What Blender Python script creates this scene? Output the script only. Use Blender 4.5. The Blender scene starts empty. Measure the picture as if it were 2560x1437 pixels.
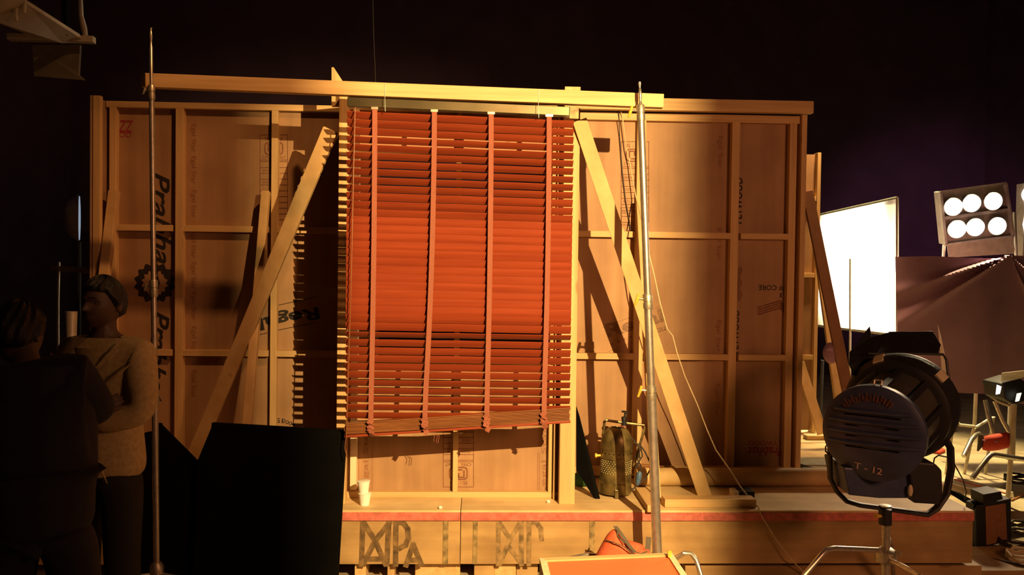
import bpy, bmesh, math, random
from mathutils import Vector as V, Matrix
random.seed(7)
SC = bpy.context.scene
COL = SC.collection
PI = math.pi
# ------------------------------------------------------------------ camera
F = 2000.0
CAMZ = 1.77
def _basis(yaw=2.3, pitch=-1.15, roll=.013):
    t = math.radians(yaw); p = math.radians(pitch)
    f = V((math.sin(t)*math.cos(p), math.cos(t)*math.cos(p), math.sin(p)))
    r0 = f.cross(V((0, 0, 1))).normalized(); u0 = r0.cross(f)
    return f, r0*math.cos(roll)+u0*math.sin(roll), u0*math.cos(roll)-r0*math.sin(roll)
FW, RT, UP = _basis()
CAM = V((0, 0, CAMZ))
def ray(x, y): return FW + RT*((x-1280)/F) - UP*((y-718.5)/F)
def at(x, y, Y):
    "the point of the plane Y that is seen at the photograph's pixel (x, y)"
    d = ray(x, y); return CAM + d*(Y/d.y)
def atz(x, y, z):
    d = ray(x, y); return CAM + d*((z-CAMZ)/d.z)
cd = bpy.data.cameras.new('camera'); co = bpy.data.objects.new('camera', cd); COL.objects.link(co)
cd.sensor_width = 36; cd.lens = F*36/2560; cd.clip_start = .05; cd.clip_end = 60
m = Matrix((RT, UP, -FW)).transposed().to_4x4(); m.translation = CAM; co.matrix_world = m
SC.camera = co
SC.view_settings.view_transform = 'Standard'
try: SC.view_settings.look = 'None'
except Exception: pass
SC.view_settings.gamma = 1; SC.view_settings.exposure = 0
# ------------------------------------------------------------------ materials
def _new(name):
    m = bpy.data.materials.new(name); m.use_nodes = True
    nt = m.node_tree; return m, nt, nt.nodes['Principled BSDF']
def lin(c):
    f = lambda v: v/12.92 if v <= .04045 else ((v+.055)/1.055)**2.4
    return tuple(f(v/255) for v in c)
def plain(name, col, rough=.6, metal=0, var=.12, scale=18, bump=0, spec=.5, stretch=(1, 1, 1)):
    m, nt, b = _new(name); N = nt.nodes; L = nt.links
    b.inputs['Roughness'].default_value = rough; b.inputs['Metallic'].default_value = metal
    b.inputs['Specular IOR Level'].default_value = spec
    tc = N.new('ShaderNodeTexCoord'); mp = N.new('ShaderNodeMapping'); mp.inputs['Scale'].default_value = stretch
    L.new(tc.outputs['Object'], mp.inputs[0])
    no = N.new('ShaderNodeTexNoise'); no.inputs['Scale'].default_value = scale; no.inputs['Detail'].default_value = 5
    L.new(mp.outputs[0], no.inputs['Vector'])
    r = N.new('ShaderNodeValToRGB'); e = r.color_ramp.elements
    e[0].position = .3; e[1].position = .72
    e[0].color = (*[c*(1-var*1.6) for c in col], 1); e[1].color = (*[min(1, c*(1+var)) for c in col], 1)
    L.new(no.outputs['Fac'], r.inputs[0]); L.new(r.outputs[0], b.inputs['Base Color'])
    if bump:
        bp = N.new('ShaderNodeBump'); bp.inputs['Strength'].default_value = bump; bp.inputs['Distance'].default_value = .004
        L.new(no.outputs['Fac'], bp.inputs['Height']); L.new(bp.outputs[0], b.inputs['Normal'])
    return m
def wood(name, c1, c2, axis='z', rough=.62, knots=True, g=1.0, dirt=0):
    m, nt, b = _new(name); N = nt.nodes; L = nt.links
    b.inputs['Roughness'].default_value = rough; b.inputs['Specular IOR Level'].default_value = .3
    tc = N.new('ShaderNodeTexCoord'); mp = N.new('ShaderNodeMapping')
    s = {'x': (1.2, 26, 26), 'y': (26, 1.2, 26), 'z': (26, 26, 1.2), 'd': (7, 7, 5)}[axis]
    mp.inputs['Scale'].default_value = [v*g for v in s]; L.new(tc.outputs['Object'], mp.inputs[0])
    no = N.new('ShaderNodeTexNoise'); no.inputs['Scale'].default_value = 1; no.inputs['Detail'].default_value = 6; no.inputs['Roughness'].default_value = .6
    L.new(mp.outputs[0], no.inputs['Vector'])
    r = N.new('ShaderNodeValToRGB'); e = r.color_ramp.elements; e[0].position = .3; e[1].position = .7
    e[0].color = (*c1, 1); e[1].color = (*c2, 1); L.new(no.outputs['Fac'], r.inputs[0])
    out = r.outputs[0]
    if knots:
        vo = N.new('ShaderNodeTexVoronoi'); vo.inputs['Scale'].default_value = 3.2
        mp2 = N.new('ShaderNodeMapping'); mp2.inputs['Scale'].default_value = {'x': (.5, 1.6, 1.6), 'y': (1.6, .5, 1.6), 'z': (1.6, 1.6, .5), 'd': (1, 1, 1)}[axis]
        L.new(tc.outputs['Object'], mp2.inputs[0]); L.new(mp2.outputs[0], vo.inputs['Vector'])
        kr = N.new('ShaderNodeValToRGB'); ke = kr.color_ramp.elements; ke[0].position = .035; ke[1].position = .085
        ke[0].color = (1, 1, 1, 1); ke[1].color = (0, 0, 0, 1); L.new(vo.outputs['Distance'], kr.inputs[0])
        mx = N.new('ShaderNodeMix'); mx.data_type = 'RGBA'
        mul = N.new('ShaderNodeMath'); mul.operation = 'MULTIPLY'; mul.inputs[1].default_value = .6
        L.new(kr.outputs[0], mul.inputs[0]); L.new(mul.outputs[0], mx.inputs['Factor'])
        L.new(out, mx.inputs['A']); mx.inputs['B'].default_value = (c1[0]*.45, c1[1]*.33, c1[2]*.25, 1); out = mx.outputs['Result']
    if dirt:
        n2 = N.new('ShaderNodeTexNoise'); n2.inputs['Scale'].default_value = 3.5; n2.inputs['Detail'].default_value = 8; L.new(tc.outputs['Object'], n2.inputs['Vector'])
        r2 = N.new('ShaderNodeValToRGB'); q = r2.color_ramp.elements; q[0].position = .38; q[1].position = .62; q[0].color = (.55, .5, .45, 1); q[1].color = (1, 1, 1, 1)
        L.new(n2.outputs['Fac'], r2.inputs[0])
        mm = N.new('ShaderNodeMix'); mm.data_type = 'RGBA'; mm.blend_type = 'MULTIPLY'; mm.inputs['Factor'].default_value = dirt
        L.new(out, mm.inputs['A']); L.new(r2.outputs[0], mm.inputs['B']); out = mm.outputs['Result']
    L.new(out, b.inputs['Base Color'])
    bp = N.new('ShaderNodeBump'); bp.inputs['Strength'].default_value = .15; bp.inputs['Distance'].default_value = .002
    L.new(no.outputs['Fac'], bp.inputs['Height']); L.new(bp.outputs[0], b.inputs['Normal'])
    return m
def emit(name, col, s):
    m, nt, b = _new(name); b.inputs['Base Color'].default_value = (*col, 1)
    b.inputs['Emission Color'].default_value = (*col, 1); b.inputs['Emission Strength'].default_value = s
    return m
P1c, P2c = (.50, .315, .135), (.69, .475, .225)
pine = {a: wood('pine_'+a, P1c, P2c, a) for a in 'xyz'}
pined = wood('pine_diagonal', P1c, P2c, 'd')
palewood = wood('pale_pine', (.66, .52, .33), (.8, .68, .47), 'z')
ply = wood('plywood_reddish', (.34, .195, .10), (.46, .285, .15), 'z', .6, False, .35, dirt=.35)
plyd = wood('plywood_old', (.38, .245, .105), (.52, .35, .155), 'x', .6, True, .6, dirt=.6)
redpaint = plain('red_painted_wood', (.60, .16, .12), .6, var=.2, scale=30)
slatm = wood('cherry_slat', (.22, .036, .013), (.30, .055, .019), 'x', .42, False, 1.4)
slatm.node_tree.nodes['Principled BSDF'].inputs['Specular IOR Level'].default_value = .3
slatedge = wood('cherry_slat_edges', (.17, .06, .02), (.29, .115, .042), 'x', .35, False, 3)
tapem = plain('tape_cloth', (.29, .09, .052), .85, scale=200, bump=.2)
railm = plain('bronze_headrail', (.11, .085, .045), .38, .8, scale=9)
chrome = plain('scuffed_chrome', (.60, .55, .48), .33, .82, scale=30)
castm = plain('cast_collar', (.50, .46, .36), .42, .8, scale=60)
brass = plain('yellow_wing', (.75, .48, .06), .4, .2, scale=30)
black = plain('black_board', (.005, .005, .005), .95, scale=6, spec=.03)
blackmetal = plain('black_metal', (.02, .02, .022), .5, .3, scale=20)
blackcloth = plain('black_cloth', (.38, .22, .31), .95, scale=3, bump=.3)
wallm = plain('dark_wall', (.075, .04, .07), .95, scale=2)
floorm = wood('studio_floor', (.42, .33, .21), (.56, .45, .29), 'x', .65, False, .25, dirt=.6)
olive = plain('worn_olive_metal', (.20, .155, .06), .38, .55, var=.45, scale=14, bump=.15)
orange = plain('orange_canvas', (.72, .13, .05), .8, scale=60, bump=.25)
redcan = plain('red_canvas', (.60, .06, .03), .8, scale=60, bump=.25)
strapm = plain('webbing', (.10, .085, .06), .8, scale=80)
trayred = plain('red_tray_board', (.80, .17, .06), .55, var=.06, scale=3)
white = plain('white_paper', (.85, .84, .78), .6, var=.03)
bluep = plain('blue_plug', (.06, .13, .26), .5)
greenm = plain('green_cloth', (.02, .09, .02), .8)
lampblue = plain('blue_lamp_paint', (.045, .06, .125), .45, .1, var=.2, scale=12)
lampgrey = plain('grey_lamp_barrel', (.06, .055, .045), .5, .2, scale=12)
cream = plain('cream_metal', (.60, .52, .36), .5, scale=20)
ink = plain('black_ink', (.018, .012, .01), .8, var=.3, scale=40)
inkb = plain('brown_ink', (.20, .075, .035), .8, var=.3, scale=40)
inkg = plain('grey_ink', (.24, .14, .075), .8, var=.25, scale=60)
inkr = plain('magenta_ink', (.30, .03, .04), .8, var=.2, scale=40)
inkf = plain('faded_ink', (.29, .125, .06), .8, var=.15, scale=60)
paintg = plain('worn_olive_paint', (.165, .10, .038), .75, var=.45, scale=22)
paintf = plain('faded_olive_paint', (.29, .19, .078), .75, var=.4, scale=25)
strapmetal = plain('worn_strap', (.33, .24, .10), .6, .2, var=.4, scale=25)
skin = plain('skin', (.075, .042, .028), .55, var=.05)
hairm = plain('black_hair', (.008, .007, .006), .6, scale=80)
shirtm = plain('beige_shirt', (.46, .36, .17), .85, scale=50, bump=.15)
darkcl = plain('navy_clothes', (.012, .012, .02), .9, scale=30, bump=.1)
trousm = plain('dark_trousers', (.015, .014, .013), .9, scale=30)
cardb = plain('cardboard_tube', (.58, .40, .18), .7, scale=10)
cablew = plain('pale_cable', (.62, .50, .30), .6)
cabled = plain('dark_cable', (.03, .022, .016), .6)
gridm = plain('brown_grid', (.30, .13, .055), .7, scale=40)
alum = plain('aluminium', (.66, .62, .52), .4, .6)
pinkp = plain('pink_lamp_lettering', (.55, .40, .34), .6)
orangep = plain('rust_lamp_lettering', (.12, .045, .022), .7)
# ------------------------------------------------------------------ mesh builder
class MB:
    def __init__(s): s.v = []; s.f = []
    def add(s, vs, fs):
        o = len(s.v); s.v += [V(p) for p in vs]; s.f += [tuple(o+i for i in f) for f in fs]; return s
    def hexa(s, a):
        return s.add(a, [(0, 3, 2, 1), (4, 5, 6, 7), (0, 1, 5, 4), (1, 2, 6, 5), (2, 3, 7, 6), (3, 0, 4, 7)])
    def box(s, lo, hi):
        (a, b, c), (d, e, f) = lo, hi
        return s.hexa([(a, b, c), (d, b, c), (d, e, c), (a, e, c), (a, b, f), (d, b, f), (d, e, f), (a, e, f)])
    def bar(s, p0, p1, w, d, side=None):
        "a straight bar of section w (along side) by d"
        p0, p1 = V(p0), V(p1); t = (p1-p0).normalized()
        sd = V(side) if side is not None else (V((1, 0, 0)) if abs(t.x) < .8 else V((0, 0, 1)))
        sd = (sd - t*sd.dot(t)).normalized(); n = t.cross(sd)
        q = [sd*(w/2)*i+n*(d/2)*j for i, j in ((-1, -1), (1, -1), (1, 1), (-1, 1))]
        return s.hexa([p0+k for k in q]+[p1+k for k in q])
    def tube(s, pts, r, n=12, cap=True, sq=None):
        pts = [V(p) for p in pts]; R = r if isinstance(r, (list, tuple)) else [r]*len(pts)
        o = len(s.v); up = None
        for i, p in enumerate(pts):
            t = (pts[min(i+1, len(pts)-1)]-pts[max(i-1, 0)])
            t = t.normalized() if t.length > 1e-9 else V((0, 0, 1))
            if up is None: up = V((0, 0, 1)) if abs(t.z) < .9 else V((1, 0, 0))
            a = (up-t*up.dot(t)).normalized(); b = t.cross(a); up = a
            for k in range(n):
                th = 2*PI*k/n; ca, sa = math.cos(th), math.sin(th)
                s.v.append(p+(a*ca*(sq or 1)+b*sa)*R[i])
        for i in range(len(pts)-1):
            for k in range(n):
                k2 = (k+1) % n; s.f.append((o+i*n+k, o+i*n+k2, o+i*n+n+k2, o+i*n+n+k))
        if cap:
            s.f.append(tuple(o+k for k in range(n))[::-1]); s.f.append(tuple(o+(len(pts)-1)*n+k for k in range(n)))
        return s
    def lathe(s, p0, axis, prof, n=28):
        "profile of (distance along the axis, radius)"
        ax = V(axis).normalized(); P = V(p0)
        a = ax.orthogonal().normalized(); b = ax.cross(a); o = len(s.v)
        for (h, r) in prof:
            for k in range(n):
                th = 2*PI*k/n; s.v.append(P+ax*h+(a*math.cos(th)+b*math.sin(th))*max(r, 1e-4))
        for i in range(len(prof)-1):
            for k in range(n):
                k2 = (k+1) % n; s.f.append((o+i*n+k, o+i*n+k2, o+i*n+n+k2, o+i*n+n+k))
        s.f.append(tuple(o+k for k in range(n))[::-1]); s.f.append(tuple(o+(len(prof)-1)*n+k for k in range(n)))
        return s
    def prism(s, poly, off):
        n = len(poly); off = V(off)
        vs = [V(p) for p in poly]+[V(p)+off for p in poly]
        return s.add(vs, [tuple(range(n))[::-1], tuple(range(n, 2*n))]+[(i, (i+1) % n, n+(i+1) % n, n+i) for i in range(n)])
    def ball(s, c, r, n=14, k=9):
        c = V(c); r = (r, r, r) if not isinstance(r, (tuple, list)) else r
        pr = []; o = len(s.v)
        for i in range(k+1):
            ph = PI*i/k
            for j in range(n):
                th = 2*PI*j/n
                s.v.append(c+V((r[0]*math.sin(ph)*math.cos(th), r[1]*math.sin(ph)*math.sin(th), r[2]*math.cos(ph))))
        for i in range(k):
            for j in range(n):
                j2 = (j+1) % n; s.f.append((o+i*n+j, o+i*n+n+j, o+i*n+n+j2, o+i*n+j2))
        return s
    def grid(s, fn, nu, nv, thick=None):
        o = len(s.v)
        for i in range(nu+1):
            for j in range(nv+1): s.v.append(V(fn(i/nu, j/nv)))
        for i in range(nu):
            for j in range(nv):
                a = o+i*(nv+1)+j; s.f.append((a, a+1, a+nv+2, a+nv+1))
        return s
    def build(s, name, mat, parent=None, smooth=False, bevel=0, solid=0, sub=0, origin=None):
        me = bpy.data.meshes.new(name)
        if parent is not None: o0 = world_loc(parent)
        elif origin is not None: o0 = V(origin)
        else:
            lo = [min(p[i] for p in s.v) for i in range(3)]; hi = [max(p[i] for p in s.v) for i in range(3)]
            o0 = V(((lo[0]+hi[0])/2, (lo[1]+hi[1])/2, lo[2]))
        me.from_pydata([tuple(p-o0) for p in s.v], [], s.f); me.update()
        bm = bmesh.new(); bm.from_mesh(me)
        bmesh.ops.remove_doubles(bm, verts=bm.verts, dist=1e-6)
        if len(bm.faces) > 1: bmesh.ops.recalc_face_normals(bm, faces=bm.faces)
        bm.to_mesh(me); bm.free()
        if smooth:
            for p in me.polygons: p.use_smooth = True
        o = bpy.data.objects.new(name, me); COL.objects.link(o); me.materials.append(mat)
        if parent is not None: o.parent = parent
        else: o.location = o0
        if solid:
            md = o.modifiers.new('solid', 'SOLIDIFY'); md.thickness = solid; md.offset = 0
        if bevel:
            md = o.modifiers.new('bevel', 'BEVEL'); md.width = bevel; md.segments = 2; md.limit_method = 'ANGLE'; md.angle_limit = .6
        if sub:
            md = o.modifiers.new('sub', 'SUBSURF'); md.levels = sub; md.render_levels = sub
        if smooth and not sub:
            try:
                md = o.modifiers.new('edges', 'EDGE_SPLIT'); md.split_angle = math.radians(38)
            except Exception: pass
        return o
def world_loc(o):
    p = V(o.location)
    while o.parent: o = o.parent; p = p+o.location
    return p
def tag(o, label=None, cat=None, group=None, kind=None):
    if label: o['label'] = label
    if cat: o['category'] = cat
    if group: o['group'] = group
    if kind: o['kind'] = kind
    return o
def thing(name, label, cat, loc, group=None):
    o = bpy.data.objects.new(name, None); COL.objects.link(o); o.location = V(loc); o.empty_display_size = .1
    return tag(o, label, cat, group)
def copy_tree(o, parent=None, shift=None):
    c = o.copy(); COL.objects.link(c); c.parent = parent
    if shift is not None: c.location = V(o.location)+V(shift)
    for ch in list(o.children): copy_tree(ch, c)
    return c
def text(txt, p, R, U, length, cap, mat, parent, name='lettering', bold=.0, shear=0, mirror=False):
    "lettering centred at p, running along R, letters standing along U"
    R = V(R).normalized(); U = V(U).normalized()
    cu = bpy.data.curves.new('t', 'FONT'); cu.body = txt; cu.offset = bold; cu.shear = shear; cu.resolution_u = 3
    to = bpy.data.objects.new('t', cu); COL.objects.link(to)
    dg = bpy.context.evaluated_depsgraph_get(); dg.update()
    me = bpy.data.meshes.new_from_object(to.evaluated_get(dg)); bpy.data.objects.remove(to); bpy.data.curves.remove(cu)
    xs = [v.co.x for v in me.vertices]; ys = [v.co.y for v in me.vertices]
    x0, x1, y0, y1 = min(xs), max(xs), min(ys), max(ys); o0 = world_loc(parent); p = V(p)
    for v in me.vertices:
        a = ((v.co.x-x0)/(x1-x0)-.5)*length*(-1 if mirror else 1); b = ((v.co.y-y0)/(y1-y0)-.5)*cap
        v.co = p+R*a+U*b-o0
    me.materials.append(mat); me.name = name
    o = bpy.data.objects.new(name, me); COL.objects.link(o); o.parent = parent
    return o
def ribbon(mb, pts, w, n=(0, -1, 0)):
    n = V(n); pts = [V(p) for p in pts]
    for a, b in zip(pts, pts[1:]):
        mb.k = getattr(mb, 'k', 0)+1; o = n*(.00006*(mb.k % 16))
        t = (b-a).normalized(); s = t.cross(n).normalized()*(w/2); e = t*(w*.4)
        mb.add([a-s-e+o, a+s-e+o, b+s+e+o, b-s+e+o], [(0, 1, 2, 3)])
    return mb
def rounded(cx, cy, w, h, r, k=5):
    out = []
    for sx, sy, a0 in ((1, 1, 0), (-1, 1, 90), (-1, -1, 180), (1, -1, 270)):
        for i in range(k+1):
            a = math.radians(a0+90*i/k); out.append((cx+sx*(w/2-r)+r*math.cos(a), cy+sy*(h/2-r)+r*math.sin(a)))
    return out+[out[0]]
ZP = .42          # top of the stage platform
YW = 5.25         # back face of the plywood flats
X1 = lambda px, py=700, Y=YW: at(px, py, Y).x
# ------------------------------------------------------------------ studio shell
def struct(name, lo, hi, mat):
    return tag(MB().box(lo, hi).build(name, mat), kind='structure')
struct('floor', (-7, -2, -.1), (9, 14, 0), floorm)
struct('wall_back', (-7, 14, 0), (9, 14.2, 7), wallm)
struct('wall_left', (-7.2, -2, 0), (-7, 14, 7), wallm)
struct('wall_right', (9, -2, 0), (9.2, 14, 7), wallm)
struct('wall_front', (-7, -2.2, 0), (9, -2, 7), wallm)
struct('ceiling', (-7, -2, 7), (9, 14, 7.1), wallm)
# ------------------------------------------------------------------ stage platform: three rostrums on blocks
PZ0 = .112
YF = 4.49
xs0 = at(1151, 1350, YF).x
def rostrum(x0, x1, y0, y1, label):
    t = thing('stage_rostrum', label, 'platform', ((x0+x1)/2, (y0+y1)/2, PZ0), 'rostrums of the stage platform')
    MB().box((x0, y0+.012, PZ0), (x1, y1, ZP-.055)).build('box_side', plyd, t)
    MB().box((x0, y0, ZP-.058), (x1, y0+.05, ZP-.012)).build('red_edge', redpaint, t)['label'] = 'red painted front edge'
    MB().box((x0, y0+.004, ZP-.012), (x1, y1, ZP)).build('deck', wood('deck_'+label[:6], (.66, .49, .26), (.80, .62, .34), 'x', .6, False, .5, .5), t)
    return t
ra = rostrum(-2.62, xs0-.002, YF, 6.6, 'wooden stage rostrum with bold painted letters, partly behind the black board')
rb = rostrum(xs0+.002, at(2436, 1277, YF).x, YF, 7.4, 'long wooden stage rostrum with faded letters, reaching the dark lamp')
def face(x, y): return at(x, y, YF+.0105)
def painted(letter_segs, w, mat, parent):
    for segs in letter_segs:
        mb = MB()
        for s in segs: ribbon(mb, [face(*q) for q in s], w)
        mb.build('lettering', mat, parent)
WL = .030
M1 = [[(907, 1305), (904, 1411)], [(910, 1307), (938, 1352), (974, 1306)], [(972, 1308), (967, 1411)], [(938, 1352), (908, 1410)], [(938, 1352), (964, 1410)], [(917, 1397), (961, 1397)]]
Pp = [[(990, 1304), (989, 1411)], [(991, 1306), (1008, 1306), (1019, 1322), (1021, 1345), (1014, 1362), (1000, 1370)]]
Aa = [[(1033, 1361), (1015, 1413)], [(1033, 1361), (1053, 1410)], [(1022, 1400), (1048, 1400)]]
painted([M1, Pp, Aa], WL, paintg, ra)
M2 = [[(1246, 1303), (1246, 1410)], [(1247, 1305), (1276, 1348), (1303, 1303)], [(1303, 1306), (1304, 1410)], [(1276, 1348), (1250, 1408)], [(1272, 1366), (1303, 1408)]]
P2 = [[(1323, 1303), (1322, 1410)], [(1325, 1305), (1342, 1306), (1352, 1322), (1354, 1348)]]
painted([M2, P2], WL*.9, paintf, rb)
for xa, xb, par in ((1108, 1120, ra), (1183, 1193, rb), (1474, 1486, rb)):
    a, b = face(xa, 1299), face(xb, 1420)
    MB().box((a.x, YF+.0085, PZ0), (b.x, YF+.0119, ZP-.06)).build('metal_strap', strapmetal, par)
# blocks under the platform
for i, (xa, xb, lab) in enumerate(((887, 915, 'short pale timber block under the bold letters, leftmost of the blocks'),
        (968, 986, 'narrow timber block below the painted letter P'), (1037, 1150, 'wide timber block under the rostrum joint'),
        (1185, 1236, 'timber block right of the rostrum joint'), (1236, 1290, 'reddish timber block under the faded letters'),
        (1291, 1345, 'pale timber block beside the red topped box'))):
    a, b = at(xa, 1430, YF+.06).x, at(xb, 1430, YF+.06).x
    mb = MB().box((a, YF+.05+.012*(i % 3), 0), (b, YF+.45, PZ0-.001-.012*(i == 3)))
    tag(mb.build('timber_block', [pine['y'], plyd][i % 2], bevel=.004), lab, 'block', 'timber blocks under the platform')
a, b = at(1705, 1430, YF+.1), at(2436, 1430, YF+.1)
tag(MB().box((a.x, YF+.03, 0), (b.x, YF+.12, PZ0-.022)).build('plinth_timber', plyd, bevel=.004), 'long low brown timber under the right rostrum', 'timber')
# ------------------------------------------------------------------ plywood flats
BD = .05            # batten depth
def vbatten(par, pxa, pxb, y0, y1, name='stud', Yp=YW, mat=None, zlo=None, zhi=None, d=BD, py=700):
    a, b = at(pxa, py, Yp-d).x, at(pxb, py, Yp-d).x
    return MB().box((a, Yp-d, y0), (b, Yp-.0005, y1)).build(name, mat or pine['z'], par, bevel=.0025)
def hbatten(par, x0, x1, zc, h=.04, name='rail', Yp=YW, d=BD, mat=None):
    return MB().box((x0, Yp-d+.002, zc-h/2), (x1, Yp-.0005, zc+h/2)).build(name, mat or pine['x'], par, bevel=.0025)
def W(x, y): return at(x, y, YW-.0012)
Rx, Uz = V((1, 0, 0)), V((0, 0, 1))
def rot(a):
    a = math.radians(a); return Rx*math.cos(a)+Uz*math.sin(a), -Rx*math.sin(a)+Uz*math.cos(a)
def print_on(sheet, txt, cx, cy, ln, cap, ang, mat, bold=.0, shear=0, Yp=YW, mirror=False):
    r, u = rot(ang); k = Yp/F
    return text(txt, at(cx, cy, Yp-.0012), r, u, ln*k, cap*k, mat, sheet, 'lettering', bold, shear, mirror)
def lines_on(sheet, polys, w, mat, name='printed_mark', Yp=YW):
    mb = MB()
    for p in polys: ribbon(mb, [at(x, y, Yp-.0012) for x, y in p], w*Yp/F)
    return mb.build(name, mat, sheet)
ZT = 2.82
# --- left flat
xl, xr = X1(272), -.66
lf = thing('plywood_flat', 'reddish plywood set flat left of the blind, marked with big vertical lettering', 'set wall', ((xl+xr)/2, YW, ZP), 'plywood flats')
ls = MB().box((xl, YW, ZP), (xr, YW+.009, ZT)).build('plywood_sheet', ply, lf)
hbatten(lf, xl, xr, ZT-.02, name='top_rail'); hbatten(lf, xl, xr, ZP+.02, name='bottom_rail')
for pa, pb in ((272, 289), (437, 457), (676, 692)):
    vbatten(lf, pa, pb, ZP+.04, ZT-.04)
sx = [X1(289), X1(437), X1(457), X1(676), X1(692), xr]
for z in (2.018, 1.22):
    for i in (0, 2, 4): hbatten(lf, sx[i], sx[i+1], z)
for k, cy, ln in ((0, 562, 262), (1, 893, 232)):
    print_on(ls, 'Prabhat', 405 if not k else 396, cy, ln, 42, -88.3 if not k else -93, ink, .018, .35)
# gear emblem
gp = [[(387+(44 if i % 2 else 36)*math.cos(i*PI/14), 707+(44 if i % 2 else 36)*math.sin(i*PI/14)) for i in range(29)]]
lines_on(ls, gp, 13, ink, 'gear_emblem')
lines_on(ls, [[(393, 692), (397, 707), (393, 722)], [(385, 700), (397, 707)]], 5, ink, 'gear_emblem')
for cy in (345, 425, 510, 610, 690, 765, 850, 960):
    print_on(ls, 'Egal Star', 483, cy, 68, 15, -90, inkf, .004)
print_on(ls, 'ZZ', 314, 316, 38, 30, 0, inkr, .02, .3); print_on(ls, 'OD', 313, 337, 30, 13, 0, inkr, .01)
def isi(sheet, x0, y0, x1, flip=1, mat=inkb, rows=8, rowh=14, Yp=YW, main='IS : 303', low='CM/L - 9067'):
    w = x1-x0; P = lambda u, v: (x0+u if flip > 0 else x1-u, y0+flip*v)
    H = 66+rows*rowh
    pl = [[P(0, 0), P(w, 0)], [P(0, 0), P(0, H)], [P(w, 0), P(w, H)], [P(0, 63), P(w, 63)]]
    for i in range(rows+1): pl.append([P(0, 67+i*rowh), P(w, 67+i*rowh)])
    lines_on(sheet, pl, 1.5, mat, 'printed_table', Yp)
    cx = w/2
    e = [rounded(cx, 34, 44, 30, 9), [(cx-14, 24), (cx-14, 40)], [(cx-14, 24), (cx-4, 24)], [(cx+14, 24), (cx+14, 44)], [(cx+14, 24), (cx-1, 24), (cx-1, 33), (cx+6, 33), (cx+6, 43), (cx-9, 43)]]
    lines_on(sheet, [[P(*q) for q in s] for s in e], 3.2, mat, 'certification_mark', Yp)
    a = 0 if flip > 0 else 180
    q = P(cx, 10); print_on(sheet, main, q[0], q[1], 42, 9, a, mat, .005, Yp=Yp)
    q = P(cx, 56); print_on(sheet, low, q[0], q[1], w-12, 7, a, mat, 0, Yp=Yp)
    for i, tx in ((1, 'GRADE'), (3, 'SIZE'), (5, 'BATCH')):
        if i < rows:
            q = P(w*.24, 67+(i+.5)*rowh); print_on(sheet, tx, q[0], q[1], w*.32, 6, a, mat, 0, Yp=Yp)
isi(ls, 650, 337, 719, 1, inkb, 10, 14.5)
print_on(ls, 'Regal', 722, 792, 150, 40, 192, ink, .03)
lines_on(ls, [[(690, 764), (790, 742)], [(690, 826), (790, 806)], [(642, 838), (668, 832)]], 1.6, ink)
print_on(ls, 'IS1', 697, 1051, 20, 12, -4, ink, .02); print_on(ls, '2004', 722, 1057, 34, 10, -22, ink, .01)
# strip of damp veneer joint
# --- right flat
xl2, xr2 = .50, at(1986, 700, YW).x
rf = thing('plywood_flat', 'reddish plywood set flat right of the blind, with an upright printed table and slanted logo', 'set wall', ((xl2+xr2)/2, YW, ZP), 'plywood flats')
rs = MB().box((xl2, YW, ZP), (xr2+.03, YW+.009, ZT)).build('plywood_sheet', ply, rf)
hbatten(rf, xl2, xr2, ZT-.03, .05, 'top_rail'); hbatten(rf, xl2, xr2, ZP+.045, .06, 'bottom_rail')
for pa, pb in ((1588, 1610), (1824, 1844), (1968, 1986)):
    vbatten(rf, pa, pb, ZP+.04, ZT-.05)
MB().box((X1(1986)+.001, YW-.075, ZP), (at(2010, 700, YW-.07).x, YW+.02, ZT+.01)).build('edge_post', pine['z'], rf, bevel=.003)
sx = [xl2, X1(1588), X1(1610), X1(1824), X1(1844), X1(1968)]
for z in (2.022, 1.222):
    for i in (0, 2, 4): hbatten(rf, sx[i], sx[i+1], z)
isi(rs, 1553, 354, 1622, 1, inkb, 9, 15)
lines_on(rs, [[(1553, 519), (1622, 519)], [(1553, 519), (1553, 556)], [(1622, 519), (1622, 556)], [(1553, 556), (1622, 556)], [(1553, 562), (1622, 562)], [(1553, 562), (1553, 600)], [(1622, 562), (1622, 600)]], 1.4, inkb, 'printed_table')
print_on(rs, 'ISO 9001', 1582, 530, 52, 9, 0, inkb); print_on(rs, '2', 1574, 570, 10, 16, 0, inkb, .01)
print_on(rs, 'Regal', 1588, 812, 150, 46, 16.5, inkg, .035)
print_on(rs, 'Star', 1648, 822, 44, 16, 16.5, inkg, .012)
def star(cx, cy, r): return [(cx+(r if i % 2 == 0 else r*.42)*math.sin(i*PI/5+.3), cy-(r if i % 2 == 0 else r*.42)*math.cos(i*PI/5+.3)) for i in range(10)]
for cx, cy, r in ((1530, 860, 6), (1546, 853, 6), (1561, 848, 5), (1577, 842, 5)):
    MB().add([at(x, y, YW-.0012) for x, y in star(cx, cy, r)], [tuple(range(10))]).build('printed_star', inkg, rs)
mb = MB()
for (xa, ya), (xb, yb) in (((1507, 818), (1652, 765)), ((1523, 878), (1668, 822))):
    for i in range(24):
        t0, t1 = i/24, (i+.55)/24
        ribbon(mb, [at(xa+(xb-xa)*t, ya+(yb-ya)*t, YW-.0012) for t in (t0, t1)], .0035)
mb.build('dotted_line', inkg, rs)
print_on(rs, 'PLYWOOD', 1846, 501, 116, 20, 90, ink, .02); print_on(rs, 'PLYWOOD', 1839, 829, 110, 17, 90, ink, .02)
wv = []
for k in range(4):
    wv.append([(1838+k*4.5+3*math.sin(i*.9), 668+i*4.4) for i in range(20)])
lines_on(rs, wv, 1.6, inkb, 'wave_emblem')
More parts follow.
